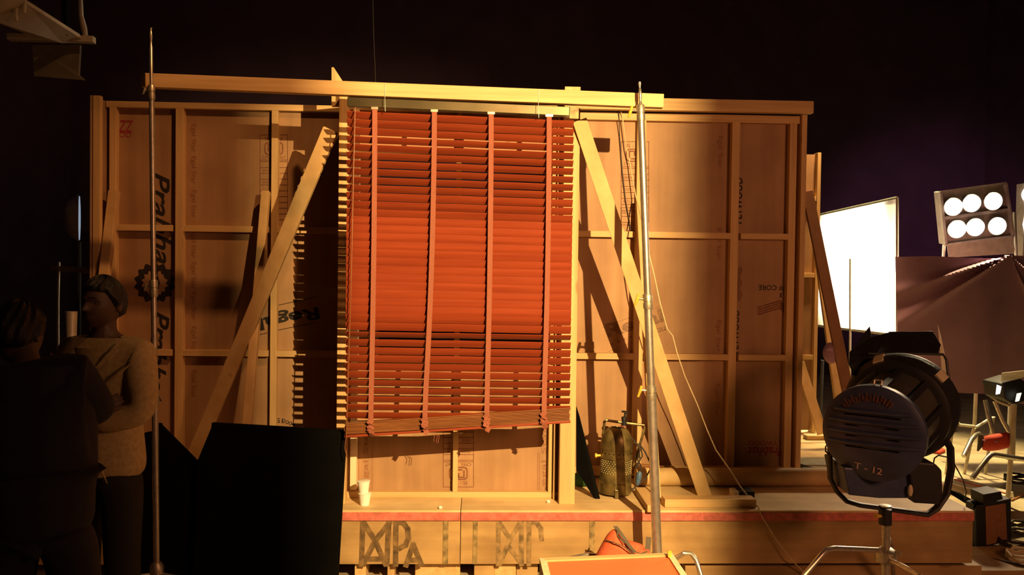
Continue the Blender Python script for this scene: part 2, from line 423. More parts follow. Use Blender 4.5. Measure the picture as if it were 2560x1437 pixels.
print_on(rs, 'EFF CORE', 1934, 719, 76, 13, 180, ink, .012); print_on(rs, 'LI', 1960, 738, 20, 11, 180, ink, .01)
lines_on(rs, [[(1895, 768+6*i), (1950, 752+6*i), (1968, 772+6*i)] for i in range(4)], 3.6, inkb, 'chevron_emblem')
print_on(rs, 'Prabhat', 1914, 1128, 96, 24, 180, inkr, .02, .3); print_on(rs, 'PLYWOOD', 1916, 1107, 92, 12, 180, inkr, .015)
print_on(rs, 'ANTI', 1557, 1066, 26, 11, 22, inkr, .01); print_on(rs, 'OR', 1622, 1066, 16, 11, -40, inkr, .01)
lines_on(rs, [[(1585+40*math.cos(a), 1090-38*math.sin(a)) for a in [i*PI/16 for i in range(17)]]], 1.3, inkb)
for cx, cy in ((1800, 380), (1797, 610), (1796, 840), (1792, 1000)): print_on(rs, 'Egal Star', cx, cy, 80, 15, -90, inkf)
# --- left return flat, standing forward from the left flat
pr = atz(229, 238, ZT); pe = V((xl-.004, YW-.0, ZT))
rt = thing('return_flat', 'narrow plywood return flat standing forward at the far left end of the set', 'set wall', ((pr.x+pe.x)/2, (pr.y+pe.y)/2, ZP), 'plywood flats')
dv = V((pr.x-pe.x, pr.y-pe.y, 0)); nv = V((dv.y, -dv.x, 0)).normalized()*.009
if nv.x > 0: nv = -nv
MB().prism([(pe.x, pe.y, ZP), (pr.x, pr.y, ZP), (pr.x, pr.y, ZT), (pe.x, pe.y, ZT)], nv).build('plywood_sheet', ply, rt)
e2 = dv.normalized()
MB().bar(V((pr.x, pr.y, ZP))-e2*.02-nv*3.2, V((pr.x, pr.y, ZT))-e2*.02-nv*3.2, .035, .045, e2).build('stud', pine['z'], rt, bevel=.003)
# ------------------------------------------------------------------ window bay standing forward of the flats
YB = 4.78          # bay panel
YPF = 4.61         # front of the bay posts
zb = lambda px, py, Y=YB: at(px, py, Y).z
bay = thing('window_bay', 'pine and plywood window bay standing forward, behind the red blind', 'window frame', (.0-.2, YB, ZP))
bx0, bx1 = at(866, 1100, YB).x, at(1398, 1100, YB).x
zs, zh = at(1140, 893, YB).z, at(1140, 396, YB).z
bzt = at(1140, 262, YB).z
low = MB().box((bx0, YB, ZP), (bx1, YB+.009, zs)).build('lower_panel', ply, bay)
MB().box((bx0, YB, zh), (bx1, YB+.009, bzt)).build('upper_panel', ply, bay)
dpt = .045
MB().box((bx0, YB-dpt, ZP), (bx1, YB-.0005, ZP+.036)).build('bottom_rail', pine['x'], bay, bevel=.003)
MB().box((bx0, YB-dpt, bzt-.05), (bx1, YB-.0005, bzt)).build('top_rail', pine['x'], bay, bevel=.003)
MB().box((bx0, YB-dpt, zs-.04), (bx1, YB-.0005, zs)).build('sill_rail', pine['x'], bay, bevel=.003)
MB().box((bx0, YB-dpt, zh), (bx1, YB-.0005, zh+.04)).build('head_rail', pine['x'], bay, bevel=.003)
def bstud(pa, pb, py, mat, Y0, Y1, z0, z1, name='stud'):
    a, b = at(pa, py, Y0).x, at(pb, py, Y0).x
    return MB().box((a, Y0, z0), (b, Y1, z1)).build(name, mat, bay, bevel=.003)
bstud(1132, 1145, 1150, pine['z'], YB-dpt-.002, YB-.0005, ZP+.036, bzt-.05, 'centre_stud')
bstud(875, 891, 1150, palewood, YB-dpt-.01, YB-.0005, ZP+.05, bzt-.05)
bstud(1371, 1381, 1150, pine['z'], YB-dpt, YB-.0005, ZP+.036, bzt-.05)
bstud(1384, 1389, 1150, pine['z'], YB-.08, YB-.0005, ZP, bzt-.05)
bp = bstud(1399, 1438, 1150, pine['z'], YPF, YPF+.06, ZP, at(1420, 216, YPF).z, 'corner_post')
bp2 = bstud(844, 868, 700, pine['z'], YPF, YPF+.06, ZP, at(850, 232, YPF).z, 'corner_post')
MB().prism([at(829, 265, YPF+.062), at(829, 168, YPF+.062), at(834, 168, YPF+.062), at(856, 202, YPF+.062), at(856, 265, YPF+.062)], (0, .03, 0)).build('post_tip', pine['z'], bay)
# returns of the bay back to the flats
xa = at(1438, 700, YPF).x; MB().box((xa-.012, YPF+.061, ZP), (xa, YW-BD-.002, 2.6)).build('side_panel', ply, bay)
xb = at(844, 700, YPF).x; MB().box((xb, YPF+.061, ZP), (xb+.012, YW-BD-.002, ZT)).build('side_panel', ply, bay)
MB().box((bx1+.004, YB+.0, ZP), (xa-.013, YB+.03, bzt)).build('jamb', pine['z'], bay)
MB().box((xb+.013, YB-.09, ZP), (bx0-.004, YB+.03, bzt)).build('jamb', pine['z'], bay)
# prints on the lower panel
isi(low, 1108, 1217, 1184, -1, inkb, 8, 14, YB, 'IS : 303', 'CM/L - 9067')
for cx in (915, 1361):
    print_on(low, 'Legal Star', cx, 1150, 170, 15, 90 if cx < 1000 else 90, inkf, .004, Yp=YB)
lines_on(low, [[(931, 1095), (930, 1235)], [(897, 1095), (897, 1235)], [(1345, 1130), (1344, 1235)], [(1349, 1130), (1348, 1235)]], 1, inkf, 'printed_line', YB)
# ------------------------------------------------------------------ timbers
def timber(name, p0, p1, w, d, label, cat='timber', mat=None, side=None, group=None, nails=False):
    o = MB().bar(p0, p1, w, d, side).build(name, mat or pined, bevel=.003)
    return tag(o, label, cat, group)
k45 = lambda px, Y: px*Y/F
YBM = 4.30
timber('timber_beam', at(358, 202, YBM), at(1657, 254, YBM), k45(34, YBM), .05, 'long sloping pine beam carried by the two chrome stands, the red blind under it', 'beam', pine['x'], (0, 0, 1))
a = at(1436, 256, 5.14); b = at(2029, 275, 5.14)
timber('timber_beam', (a.x, 5.13, (a.z+b.z)/2), (b.x, 5.13, (a.z+b.z)/2+.004), .078, .05, 'pine beam lying along the top of the right plywood flat', 'beam', pine['x'], (0, 0, 1))
BR = 'diagonal plank braces of the set'
timber('plank_brace', at(827, 324, 4.68), at(462, 1195, 5.10), k45(36, 4.9), .03, 'long diagonal pine plank left of the blind, foot behind the black board', 'plank', None, (1, -.15, 0), BR)
timber('plank_brace', at(1449, 300, 4.585), at(1765, 1248, 4.80), k45(35, 4.7), .03, 'long diagonal pine plank right of the blind, foot beside a white cable', 'plank', None, (1, -.15, 0), BR)
timber('strut', at(1599, 500, 5.16), at(1641, 1256, 4.70), k45(21, 4.9), .045, 'narrow pine strut behind the right chrome stand', 'strut', None, (1, 0, 0), 'leaning pine struts')
timber('strut', at(665, 479, 5.16), at(606, 1215, 4.72), k45(21, 4.9), .045, 'narrow pine strut leaning on the left flat, crossed by the diagonal plank', 'strut', None, (1, 0, 0), 'leaning pine struts')
timber('strut', at(286, 478, 5.15), at(200, 1225, 4.72), k45(24, 4.9), .045, 'short pine strut leaning beside the dark haired person, on the far left stud', 'strut', None, (1, 0, 0), 'leaning pine struts')
p0 = atz(1602, 1222, ZP+.03); p1 = atz(1634, 1268, ZP+.03)
timber('batten_offcut', (p0.x, p0.y, ZP+.021), (p1.x, p1.y, ZP+.021), .07, .04, 'short pine batten offcut on the platform behind the right chrome stand', 'batten', pine['y'], (1, 0, 0))
p0 = atz(1662, 1269, ZP); p1 = atz(1893, 1271, ZP)
tag(MB().box((p0.x, p0.y, ZP+.0005), (p1.x, p0.y+.09, ZP+.048)).build('floor_batten', pine['x'], bevel=.003), 'pine batten lying along the platform front edge, right of the stand', 'batten')
# cardboard tube
p0 = atz(1600, 1229, ZP); p1 = atz(2260, 1237, ZP)
tag(MB().tube([(p0.x, 5.02, ZP+.058), (p1.x, 5.02, ZP+.058)], .057, 24).build('long_tube', cardb, smooth=True), 'long pale round tube lying on the platform along the right flat', 'tube')
# dark strips bundle behind
t = thing('wood_strip_bundle', 'loose bundle of thin red-brown wood strips on the tube behind the stand', 'wood strips', at(1680, 1195, 5.12))
for i in range(6):
    pts = [at(1560+i*4, 1172-i*4+6, 5.12), at(1640, 1180-i*5+8, 5.13), at(1760, 1192-i*2, 5.14), at(1850, 1194, 5.15)]
    MB().tube(pts, .004, 6).build('strip', slatedge, t)
# black board leaning, green cloth
tag(MB().prism([at(1441, 1015, 4.80), at(1449, 1040, 4.80), at(1502, 1253, 4.72), at(1492, 1256, 4.72), at(1441, 1175, 4.8)], (0, .012, 0)).build('leaning_board', black), 'narrow black board leaning between the bay post and the metal canister', 'board')
g = atz(1452, 1212, ZP)
tag(MB().ball((g.x, 5.0, ZP+.045), (.075, .05, .045)).build('green_bundle', greenm, smooth=True), 'dark green bundle on the platform behind the black leaning board', 'bundle')
# paper cups on the platform
c0 = atz(910, 1266, ZP); c0 = V((c0.x, c0.y+.03, ZP+.001))
def cup(base, lab, dx=0):
    t = thing('paper_cup', lab, 'cup', base, 'white paper cups')
    rb_, rt_, h = .026, .036, .068
    MB().lathe(base, (dx, 0, 1), [(0, rb_), (.002, rb_), (h-.003, rt_), (h, rt_), (h, rt_-.0015), (.006, rb_-.002), (.006, 0)], 24).build('cup_wall', white, t, smooth=True)
    MB().lathe(V(base)+V((dx*h, 0, h)), (dx, 0, 1), [(-.003, rt_-.001), (-.003, rt_+.0015), (0, rt_+.002), (.001, rt_)], 24).build('rim', white, t, smooth=True)
cup(c0, 'white paper cup standing on the platform, lower of two')
cup(c0+V((-.006, .0, .0705)), 'white paper cup stacked on top of another cup', -.03)
for (px, py, lab) in ((1101, 1272, 'tiny white paper scrap on the red platform edge'), (1371, 1257, 'tiny white lump beside the right corner post')):
    q = atz(px, py, ZP); tag(MB().ball((q.x, q.y, ZP+.009), (.012, .01, .009), 8, 5).build('paper_scrap', white), lab, 'scrap')
# small black box with white end, on the platform
q0 = atz(1848, 1247, ZP); q1 = atz(1888, 1248, ZP)
t = thing('adapter_box', 'small black box with white end and dusty top under the pale cable', 'box', (q0.x, q0.y, ZP+.0005))
MB().box((q0.x, q0.y, ZP+.0005), (q1.x, q0.y+.1, ZP+.045)).build('case', blackmetal, t, bevel=.004)
MB().box((q0.x-.03, q0.y+.005, ZP+.0005), (q0.x, q0.y+.095, ZP+.042)).build('white_end', white, t)
# ------------------------------------------------------------------ venetian blind
YBL = 4.335
bl = thing('venetian_blind', 'red-brown wooden venetian blind hanging crooked from the sloping beam', 'blind', at(1150, 1080, YBL))
def L(x, y, Y=YBL): return at(x, y, Y)
NS = 37
open_ = []
for i in range(NS+1):
    u = i/NS
    if i in (0, 1, 2): g = .90
    elif i < 10: g = .80
    elif i < 13: g = .92
    elif i < 25: g = 1.10
    elif i < 27: g = .97
    elif i == 27: g = .62
    elif i < 33: g = .83
    else: g = .72
    open_.append(g)
sl = MB()
for i in range(NS+1):
    yl = 286+i*20.30; yr = 311+i*19.75
    a = L(868-5*i/NS, yl); b = L(1434-10*i/NS, yr)
    pitch = 20.1*YBL/F
    vis = open_[i]*pitch*.98
    w = .050; mid = (a+b)/2
    e = math.atan2(mid.z-CAMZ, YBL)
    th = math.asin(min(.985, vis/w)) - e + random.uniform(-.04, .04)
    th = max(.35, min(1.45, th))
    jit = [random.uniform(-.0012, .0012) for _ in range(2)]
    n = 10
    for end, k in ((a, 0), (b, 1)): pass
    x_ = (b-a); base = len(sl.v)
    cs = 5
    ring = []
    for q in range(cs+1):                      # slightly crowned section, front edge up
        s = (q/cs-.5)*w; cr = .0022*(1-(2*q/cs-1)**2)
        ring.append((s, cr+.0014))
    for q in range(cs, -1, -1):
        s = (q/cs-.5)*w; cr = .0022*(1-(2*q/cs-1)**2)
        ring.append((s, cr-.0014))
    m_ = len(ring)
    for j in range(n+1):
        p = a+x_*(j/n)
        sag = -.0015*math.sin(PI*((j/n*4) % 1))
        for s, c in ring:
            # s along the slat's width (positive = back, down), c across it
            sl.v.append(p+V((0, s*math.cos(th)-c*math.sin(th), -s*math.sin(th)-c*math.cos(th)+sag+jit[0]+(jit[1]-jit[0])*j/n)))
    for j in range(n):
        for q in range(m_):
            q2 = (q+1) % m_; sl.f.append((base+j*m_+q, base+j*m_+q2, base+(j+1)*m_+q2, base+(j+1)*m_+q))
    sl.f.append(tuple(base+q for q in range(m_))); sl.f.append(tuple(base+n*m_+q for q in range(m_))[::-1])
so = sl.build('slats', slatm, bl, smooth=True)
# headrail
a, b = L(870, 256), L(1438, 281)
MB().bar(a, b, k45(23, YBL), .05, (0, 0, 1)).build('headrail', railm, bl, bevel=.003)
MB().bar(L(1424, 281, YBL-.03), L(1447, 282, YBL-.03), k45(30, YBL), .006, (0, 0, 1)).build('end_bracket', strapmetal, bl, bevel=.001)
# stacked slats at the bottom, and the bottom rail
for i in range(9):
    f = i/8
    yl, yr = 1058+f*24, 1018+f*30
    dy = random.uniform(-.004, .004)
    MB().bar(L(864+random.uniform(-2, 2), yl, YBL+dy), L(1424+random.uniform(-2, 2), yr, YBL+dy), .0052, .05, (0, 0, 1)).build('stacked_slat', slatedge, bl, bevel=.001)
MB().bar(L(862, 1089), L(1425, 1052), .013, .052, (0, 0, 1)).build('bottom_rail', slatm, bl, bevel=.003)
# ladder tapes
for (x0, x1, y1) in ((937, 927, 1052), (1086, 1062, 1046), (1228, 1217, 1038), (1373, 1360, 1032)):
    y0 = 268+(x0-870)*.042
    yf = YBL-.034
    w = k45(12.5, yf)
    mb = MB(); K = 26
    prev = None
    for k in range(K+1):
        u = k/K
        # the tape hangs straight and slips sideways near the bottom
        xx = x0+(x1-x0)*(u**1.6)*.75+((x1-x0)*.25 if u > .9 else (x1-x0)*.25*(u/.9)**3)
        p = L(xx, y0+(y1-y0)*u, yf-.002*math.sin(u*40))
        mb.v += [p+V((-w/2, 0, 0)), p+V((w/2, 0, 0))]
        if k: q = 2*k; mb.f.append((q-2, q-1, q+1, q))
    tp = mb.build('ladder_tape', tapem, bl, solid=.0012)
    # crumpled end below, folded over the stack
    kn = MB()
    fold = [(x1+3, y1-3), (x1-6, y1+8), (x1+7, y1+14), (x1-8, y1+20), (x1+5, y1+26), (x1-2, y1+32), (x1+8, y1+38)]
    for (xa, ya), (xb, yb) in zip(fold, fold[1:]):
        pa, pb = L(xa, ya, yf-.012-.004*random.random()), L(xb, yb, yf-.006-.01*random.random())
        kn.bar(pa, pb, k45(13, yf), .0025, (1, .15*random.uniform(-1, 1), random.uniform(-.5, .5)))
    kn.build('tape_fold', tapem, tp)
    MB().box(*[tuple(q) for q in (L(x0-9, y0+2, yf-.003), L(x0+9, y0-2, yf+.014))]).build('tape_clip', castm, tp)
# tassel of loose cord under the stack
for dx in (0, 7, 12):
    MB().tube([L(1080+dx, 1083), L(1086+dx, 1090), L(1084+dx*.9, 1104+dx*.3)], .0016, 6).build('loose_cord', tapem, bl)
MB().tube([L(888, 268, YBL-.04), L(884, 420, YBL-.045), L(878, 700, YBL-.045), L(870, 960, YBL-.04), L(866, 1085, YBL-.04), L(862, 1120, YBL-.04), L(868, 1145, YBL-.04)], .0028, 8).build('pull_cord', slatedge, bl)
# wires that tie the headrail to the beam
for px, lab in ((963, 'thin wire loop tying the headrail to the beam above the second tape'), (1347, 'thin wire loop tying the headrail to the beam near the fourth tape')):
    y0 = 202+(px-358)*.04; yf = YBM-.0275
    tag(MB().tube([at(px+2, y0-18, YBM), at(px, y0-17.5, yf), at(px-1, y0+17, yf), at(px, y0+52, yf-.005), at(px+1, y0+52, YBM+.03)], .0012, 6).build('tie_wire', chrome), lab, 'wire', 'wires holding the blind')
tag(MB().tube([at(931, -40, 4.9), at(934, 80, 4.9), at(939, 205, 4.9), at(940, 262, 4.9)], .0013, 6).build('hanging_wire', cabled), 'thin wire hanging down out of the dark above the blind', 'wire')
# ------------------------------------------------------------------ chrome stands
def stand_tube(pts): return pts
YS = 4.225
# right stand: three sections, leaning
rsn = thing('lighting_stand', 'thick chrome telescopic stand right of the blind', 'stand', at(1645, 1440, YS), 'chrome stands carrying the beam')
S = lambda x, y: at(x, y, YS)
def axis(y): return 1599+(y-205)*(1643-1599)/(1380-205)
zf = atz(axis(1480), 1480, .30)
MB().tube([S(axis(296), 296), S(axis(745), 745)], k45(9, YS), 18).build('upper_tube', chrome, rsn, smooth=True)
MB().tube([S(axis(760), 760), S(axis(980), 980)], k45(10, YS), 18).build('middle_tube', chrome, rsn, smooth=True)
MB().tube([S(axis(990), 990), S(axis(1400), 1400)], k45(12, YS), 18).build('lower_tube', chrome, rsn, smooth=True)
d = (S(axis(205), 205)-S(axis(300), 300)); Ln = d.length
MB().lathe(S(axis(300), 300), d, [(0, .0105), (Ln*.45, .0105), (Ln*.47, .0075), (Ln*.55, .0075), (Ln*.57, .0095), (Ln*.8, .0085), (Ln*.82, .0055), (Ln*.9, .0055), (Ln*.92, .008), (Ln, .008)], 16).build('spigot', chrome, rsn, smooth=True)
for y0, y1, r, wing in ((303, 262, 10.5, 1), (772, 735, 12, 1), (1000, 964, 13, 1)):
    p, q = S(axis(y0), y0), S(axis(y1), y1); h = (q-p).length; R_ = k45(r, YS)
    c = MB().lathe(p, q-p, [(0, R_*.9), (h*.1, R_), (h*.42, R_), (h*.44, R_*.85), (h*.52, R_*.85), (h*.54, R_*1.02), (h*.95, R_*1.02), (h, R_*.9)], 20).build('collar', castm, rsn, smooth=True)
    ym = (y0+y1)/2-6
    MB().tube([S(axis(ym)-r+1, ym), S(axis(ym)-r-12, ym-1)], .006, 8).build('clamp_screw', castm, c)
    MB().tube([S(axis(ym)-r-11, ym-12), S(axis(ym)-r-14, ym), S(axis(ym)-r-20, ym+16)], [.007, .009, .006], 8).build('wing_knob', brass, c)
    if y0 == 303: pass
# bottom: hub and bent tube legs
hub = S(axis(1400), 1400)
MB().lathe(hub+V((0, 0, -.06)), (0, 0, 1), [(0, .03), (.02, .042), (.08, .042), (.1, .03)], 20).build('leg_hub', castm, rsn, smooth=True)
def bent_leg(par, hubp, ang, reach, drop0, r=.013, mat=chrome):
    dx, dy = math.cos(ang), math.sin(ang)
    p0 = V(hubp); z = p0.z
    pts = [p0, p0+V((dx*reach*.5, dy*reach*.5, drop0*.2)), p0+V((dx*reach*.62, dy*reach*.62, -.02)), p0+V((dx*reach*.70, dy*reach*.70, -.08)), V((p0.x+dx*reach, p0.y+dy*reach, r))]
    return MB().tube(pts, r, 12).build('leg', mat, par, smooth=True)
for ang in (2.95, 3.55):
    bent_leg(rsn, hub, ang, .75, .02)
yl_ = YS-.15
MB().tube([hub, at(1688, 1395, YS-.05), at(1712, 1382, yl_), at(1728, 1384, yl_), at(1741, 1400, yl_-.03), at(1752, 1437, yl_-.06), atz(1764, 1500, .013)], .0125, 12).build('leg', chrome, rsn, smooth=True)
# left stand
lsn = thing('lighting_stand', 'slim chrome telescopic stand in front of the big vertical lettering', 'stand', at(394, 1440, YS), 'chrome stands carrying the beam')
def axl(y): return 377+(y-70)*(392-377)/(1430-70)
MB().tube([S(axl(232), 232), S(axl(700), 700)], k45(6.2, YS), 14).build('upper_tube', chrome, lsn, smooth=True)
MB().tube([S(axl(720), 720), S(axl(1000), 1000)], k45(6.9, YS), 14).build('middle_tube', chrome, lsn, smooth=True)
MB().tube([S(axl(1000), 1000), S(axl(1420), 1420)], k45(7.6, YS), 14).build('lower_tube', chrome, lsn, smooth=True)
d = S(axl(70), 70)-S(axl(236), 236); Ln = d.length
MB().lathe(S(axl(236), 236), d, [(0, .009), (Ln*.72, .009), (Ln*.74, .006), (Ln*.83, .006), (Ln*.85, .008), (Ln*.93, .007), (Ln*.95, .005), (Ln*.98, .005), (Ln, .007)], 14).build('spigot', chrome, lsn, smooth=True)
for y0, y1, r in ((249, 213, 8.5), (742, 700, 10), (1012, 975, 10.5)):
    p, q = S(axl(y0), y0), S(axl(y1), y1); h = (q-p).length; R_ = k45(r, YS)
    c = MB().lathe(p, q-p, [(0, R_*.9), (h*.1, R_), (h*.45, R_), (h*.47, R_*.85), (h*.55, R_*.85), (h*.57, R_), (h*.95, R_), (h, R_*.9)], 18).build('collar', castm, lsn, smooth=True)
    ym = (y0+y1)/2-5
    MB().tube([S(axl(ym)-r+1, ym), S(axl(ym)-r-8, ym)], .005, 8).build('clamp_screw', castm, c)
    MB().tube([S(axl(ym)-r-7, ym-7), S(axl(ym)-r-9, ym), S(axl(ym)-r-13, ym+9)], [.006, .007, .005], 8).build('wing_knob', castm, c)
hub = S(axl(1424), 1424)
MB().lathe(hub+V((0, 0, -.05)), (0, 0, 1), [(0, .025), (.02, .035), (.07, .035), (.09, .022)], 18).build('leg_hub', castm, lsn, smooth=True)
for ang in (3.6, 5.2, 5.9): bent_leg(lsn, hub+V((0, 0, -.02)), ang, .5, 0, .011)
# ------------------------------------------------------------------ olive lamp canister on the platform
cb = atz(1540, 1240, ZP); cb = V((cb.x, 4.83, ZP+.012)); up = V((.03, .02, 1)).normalized()
can = thing('lamp_canister', 'dull olive metal lamp housing with punched vents, standing upright on the platform', 'lamp housing', (cb.x, cb.y, ZP))
Rc = k45(40, 4.83)
Hc = (at(1543, 1082, 4.83)-at(1540, 1245, 4.83)).length
body = MB().lathe(cb, up, [(0, Rc*1.0), (.004, Rc*1.03), (Hc*.14, Rc*1.02), (Hc*.15, Rc*1.05), (Hc*.165, Rc*1.05), (Hc*.175, Rc), (Hc*.52, Rc*.985), (Hc*.53, Rc*1.02), (Hc*.545, Rc*1.02), (Hc*.555, Rc*.98), (Hc*.68, Rc*.97)], 36).build('body', olive, can, smooth=True)
dome = MB().lathe(cb, up, [(Hc*.66, Rc*.97), (Hc*.665, Rc*1.0), (Hc*.74, Rc*1.0), (Hc*.81, Rc*.97), (Hc*.87, Rc*.89), (Hc*.92, Rc*.78), (Hc*.96, Rc*.64), (Hc*.985, Rc*.48), (Hc*.99, Rc*.40), (Hc*.97, Rc*.36), (Hc*.9, Rc*.35)], 36).build('dome', olive, can, smooth=True)
MB().lathe(cb+up*(Hc*.975), up, [(0, Rc*.36), (.002, Rc*.36)], 24).build('vent_opening', black, dome)
ay = up.cross(V((1, 0, 0))).normalized(); ax = ay.cross(up)
vb = MB(); hb = MB()
def onr(th, h, r=1.0): return cb+up*h+(ax*math.cos(th)+ay*math.sin(th))*(Rc*r)
sgn = -1 if ay.y > 0 else 1
for row in range(7):
    for c_ in range(15):
        th = sgn*(PI*.08+c_*PI*.058+(row % 2)*.09)
        vb.ball(onr(th, Hc*(.32+row*.03), .985), .0026, 6, 4)
vb.build('vent_dimples', plain('olive_glint', (.42, .35, .18), .4, .5), body)['kind'] = 'stuff'  # brighter olive paints a glint onto the dimples
for c_ in range(9):
    th = sgn*(PI*.1+c_*PI*.1); hb.ball(onr(th, Hc*.615, .975), .004, 6, 4)
hb.build('vent_holes', black, body)['kind'] = 'stuff'
th = sgn*PI*.55
MB().bar(onr(th, Hc*.02, 1.02), onr(th, Hc*.52, 1.0), .01, .003, (1, 0, 0)).build('seam', olive, body)
MB().box(tuple(onr(sgn*PI*.52, -.004, 1.0)-V((.012, .014, .008))), tuple(onr(sgn*PI*.52, .04, 1.05)+V((.012, .004, 0)))).build('latch', olive, can, bevel=.002)
MB().lathe(onr(PI, Hc*.55, 1.0), (-1, 0, 0), [(0, .008), (.02, .008), (.022, .014), (.034, .014)], 12).build('pivot_knob', brass, can, smooth=True)
Yc = 4.85
MB().tube([at(1502, 1165, Yc), at(1511, 1054, Yc), at(1514, 1050, Yc), at(1555, 1056, Yc), at(1611, 1063, Yc), at(1612, 1068, Yc), at(1584, 1166, Yc)], .0055, 8, sq=1.5).build('yoke', olive, can)
kb = at(1560, 1060, Yc)
sp = MB().lathe(kb, (0, 0, 1), [(-.008, .017), (.008, .017), (.01, .015), (.028, .015), (.03, .017), (.045, .016)], 18).build('spigot_socket', blackmetal, can, smooth=True)
MB().lathe(kb+V((.004, 0, .045)), (.12, 0, 1), [(0, .007), (.025, .006), (.027, .024), (.034, .024), (.036, .008)], 18).build('spigot_disc', blackmetal, sp, smooth=True)
# cord with blue plug hung on the canister
cr = thing('power_cord', 'dark power cord with blue plug looped over the side of the olive canister', 'cord', at(1595, 1200, 4.8))
def Q(x, y, Y=4.80): return at(x, y, Y)
MB().tube([Q(1583, 1105), Q(1600, 1112), Q(1612, 1128), Q(1626, 1158), Q(1626, 1172), Q(1614, 1195), Q(1598, 1210), Q(1583, 1222), Q(1575, 1230)], .0045, 8).build('cord', cabled, cr)
MB().tube([Q(1572, 1088), Q(1588, 1104), Q(1600, 1125), Q(1594, 1150), Q(1603, 1165), Q(1600, 1180)], .0045, 8).build('cord', cabled, cr)
MB().tube([Q(1600, 1108), Q(1606, 1140), Q(1592, 1160), Q(1590, 1172), Q(1600, 1150), Q(1598, 1118)], .0045, 8).build('cord', cabled, cr)
MB().lathe(Q(1600, 1178), Q(1593, 1212)-Q(1600, 1178), [(0, .008), (.006, .012), (.02, .017), (.045, .018), (.05, .015), (.062, .016), (.07, .011), (.082, .009)], 16).build('plug', bluep, cr, smooth=True)
# pale cable along the right brace
tag(MB().tube([at(1551, 272, 5.18), at(1557, 300, 5.2), at(1566, 372, 5.2), at(1575, 410, 5.2), at(1590, 494, 5.16), at(1607, 560, 4.9), at(1624, 640, 4.75), at(1636, 690, 4.72), at(1650, 757, 4.72), at(1668, 822, 4.72), at(1682, 840, 4.72), at(1692, 880, 4.72), at(1712, 940, 4.72), at(1743, 1010, 4.72), at(1768, 1075, 4.72), at(1790, 1125, 4.70), at(1826, 1175, 4.68), at(1850, 1215, 4.65), at(1872, 1243, 4.62), at(1896, 1268, 4.52), at(1905, 1290, 4.47), at(1935, 1340, 4.46), at(1975, 1395, 4.45), atz(2030, 1452, .005)], .0036, 8).build('pale_cable', cablew), 'thin pale cable falling from the right flat top across the platform edge', 'cable')
tag(MB().tube([at(1547, 275, 5.18), at(1549, 340, 5.235), at(1556, 430, 5.235), at(1564, 500, 5.235), at(1572, 545, 5.235), at(1580, 600, 5.235)], .003, 6).build('dark_cable', cabled), 'thin dark cable hanging against the printed table on the right flat', 'cable')
# ------------------------------------------------------------------ black boards lower left
yb1 = 4.36
p = lambda x, y, Y=yb1: at(x, y, Y)
def floorpt(x, Y): q = at(x, 1480, Y); return V((q.x, Y, 0))
t = thing('black_board', 'large black board standing on the floor left of the bold painted letters', 'board', floorpt(680, yb1), 'black boards before the platform')
MB().prism([p(531, 1061), p(862, 1080), floorpt(839, yb1), floorpt(480, yb1), p(494, 1150)], (0, .02, 0)).build('panel', black, t, bevel=.003)
MB().bar(p(531, 1063, yb1+.03), p(860, 1082, yb1+.03), .03, .03).build('frame_bar', black, t)
MB().bar(p(861, 1082, yb1+.03), floorpt(838, yb1+.03), .025, .03).build('frame_bar', black, t)
yb2 = 4.41
t = thing('black_board', 'black pointed board standing on the floor behind the slim stand', 'board', floorpt(420, yb2), 'black boards before the platform')
MB().prism([p(398, 1056, yb2), p(505, 1163, yb2), floorpt(505, yb2), floorpt(340, yb2), p(342, 1086, yb2), p(378, 1078, yb2)], (0, .015, 0)).build('panel', black, t, bevel=.003)
MB().bar(p(398, 1058, yb2+.027), floorpt(400, yb2+.027), .03, .02).build('frame_bar', black, t)
# ------------------------------------------------------------------ red topped box in front
zb_ = .50
q = [atz(1349, 1394, zb_), atz(1680, 1381, zb_), atz(1790, 1545, zb_), atz(1388, 1560, zb_)]
bc = (q[0]+q[1]+q[2]+q[3])/4
t = thing('red_topped_box', 'pale wooden box with a red top panel at the front, before the orange sandbag', 'box', (bc.x, bc.y, 0))
def ins(p_, m_): return p_+(bc-p_).normalized()*m_
MB().prism([V((p_.x, p_.y, .0)) for p_ in q], (0, 0, zb_-.012)).build('box_body', plyd, t)
inn = [ins(p_, .042) for p_ in q]
MB().prism([V((p_.x, p_.y, zb_-.0125)) for p_ in inn], (0, 0, .005)).build('red_panel', trayred, t)['label'] = 'red top panel'
for i in range(4):
    a, b = q[i], q[(i+1) % 4]; c, d_ = inn[(i+1) % 4], inn[i]
    MB().prism([V((p_.x, p_.y, zb_-.013)) for p_ in (a, b, c, d_)], (0, 0, .013)).build('rim', palewood if i % 2 else pine['x'], t)
q0 = atz(1674, 1392, zb_)
tag(MB().box((q0.x-.008, q0.y-.004, zb_+.0), (q0.x+.008, q0.y+.004, zb_+.028)).build('yellow_peg', brass), 'small yellow peg at the corner of the red topped box', 'peg')
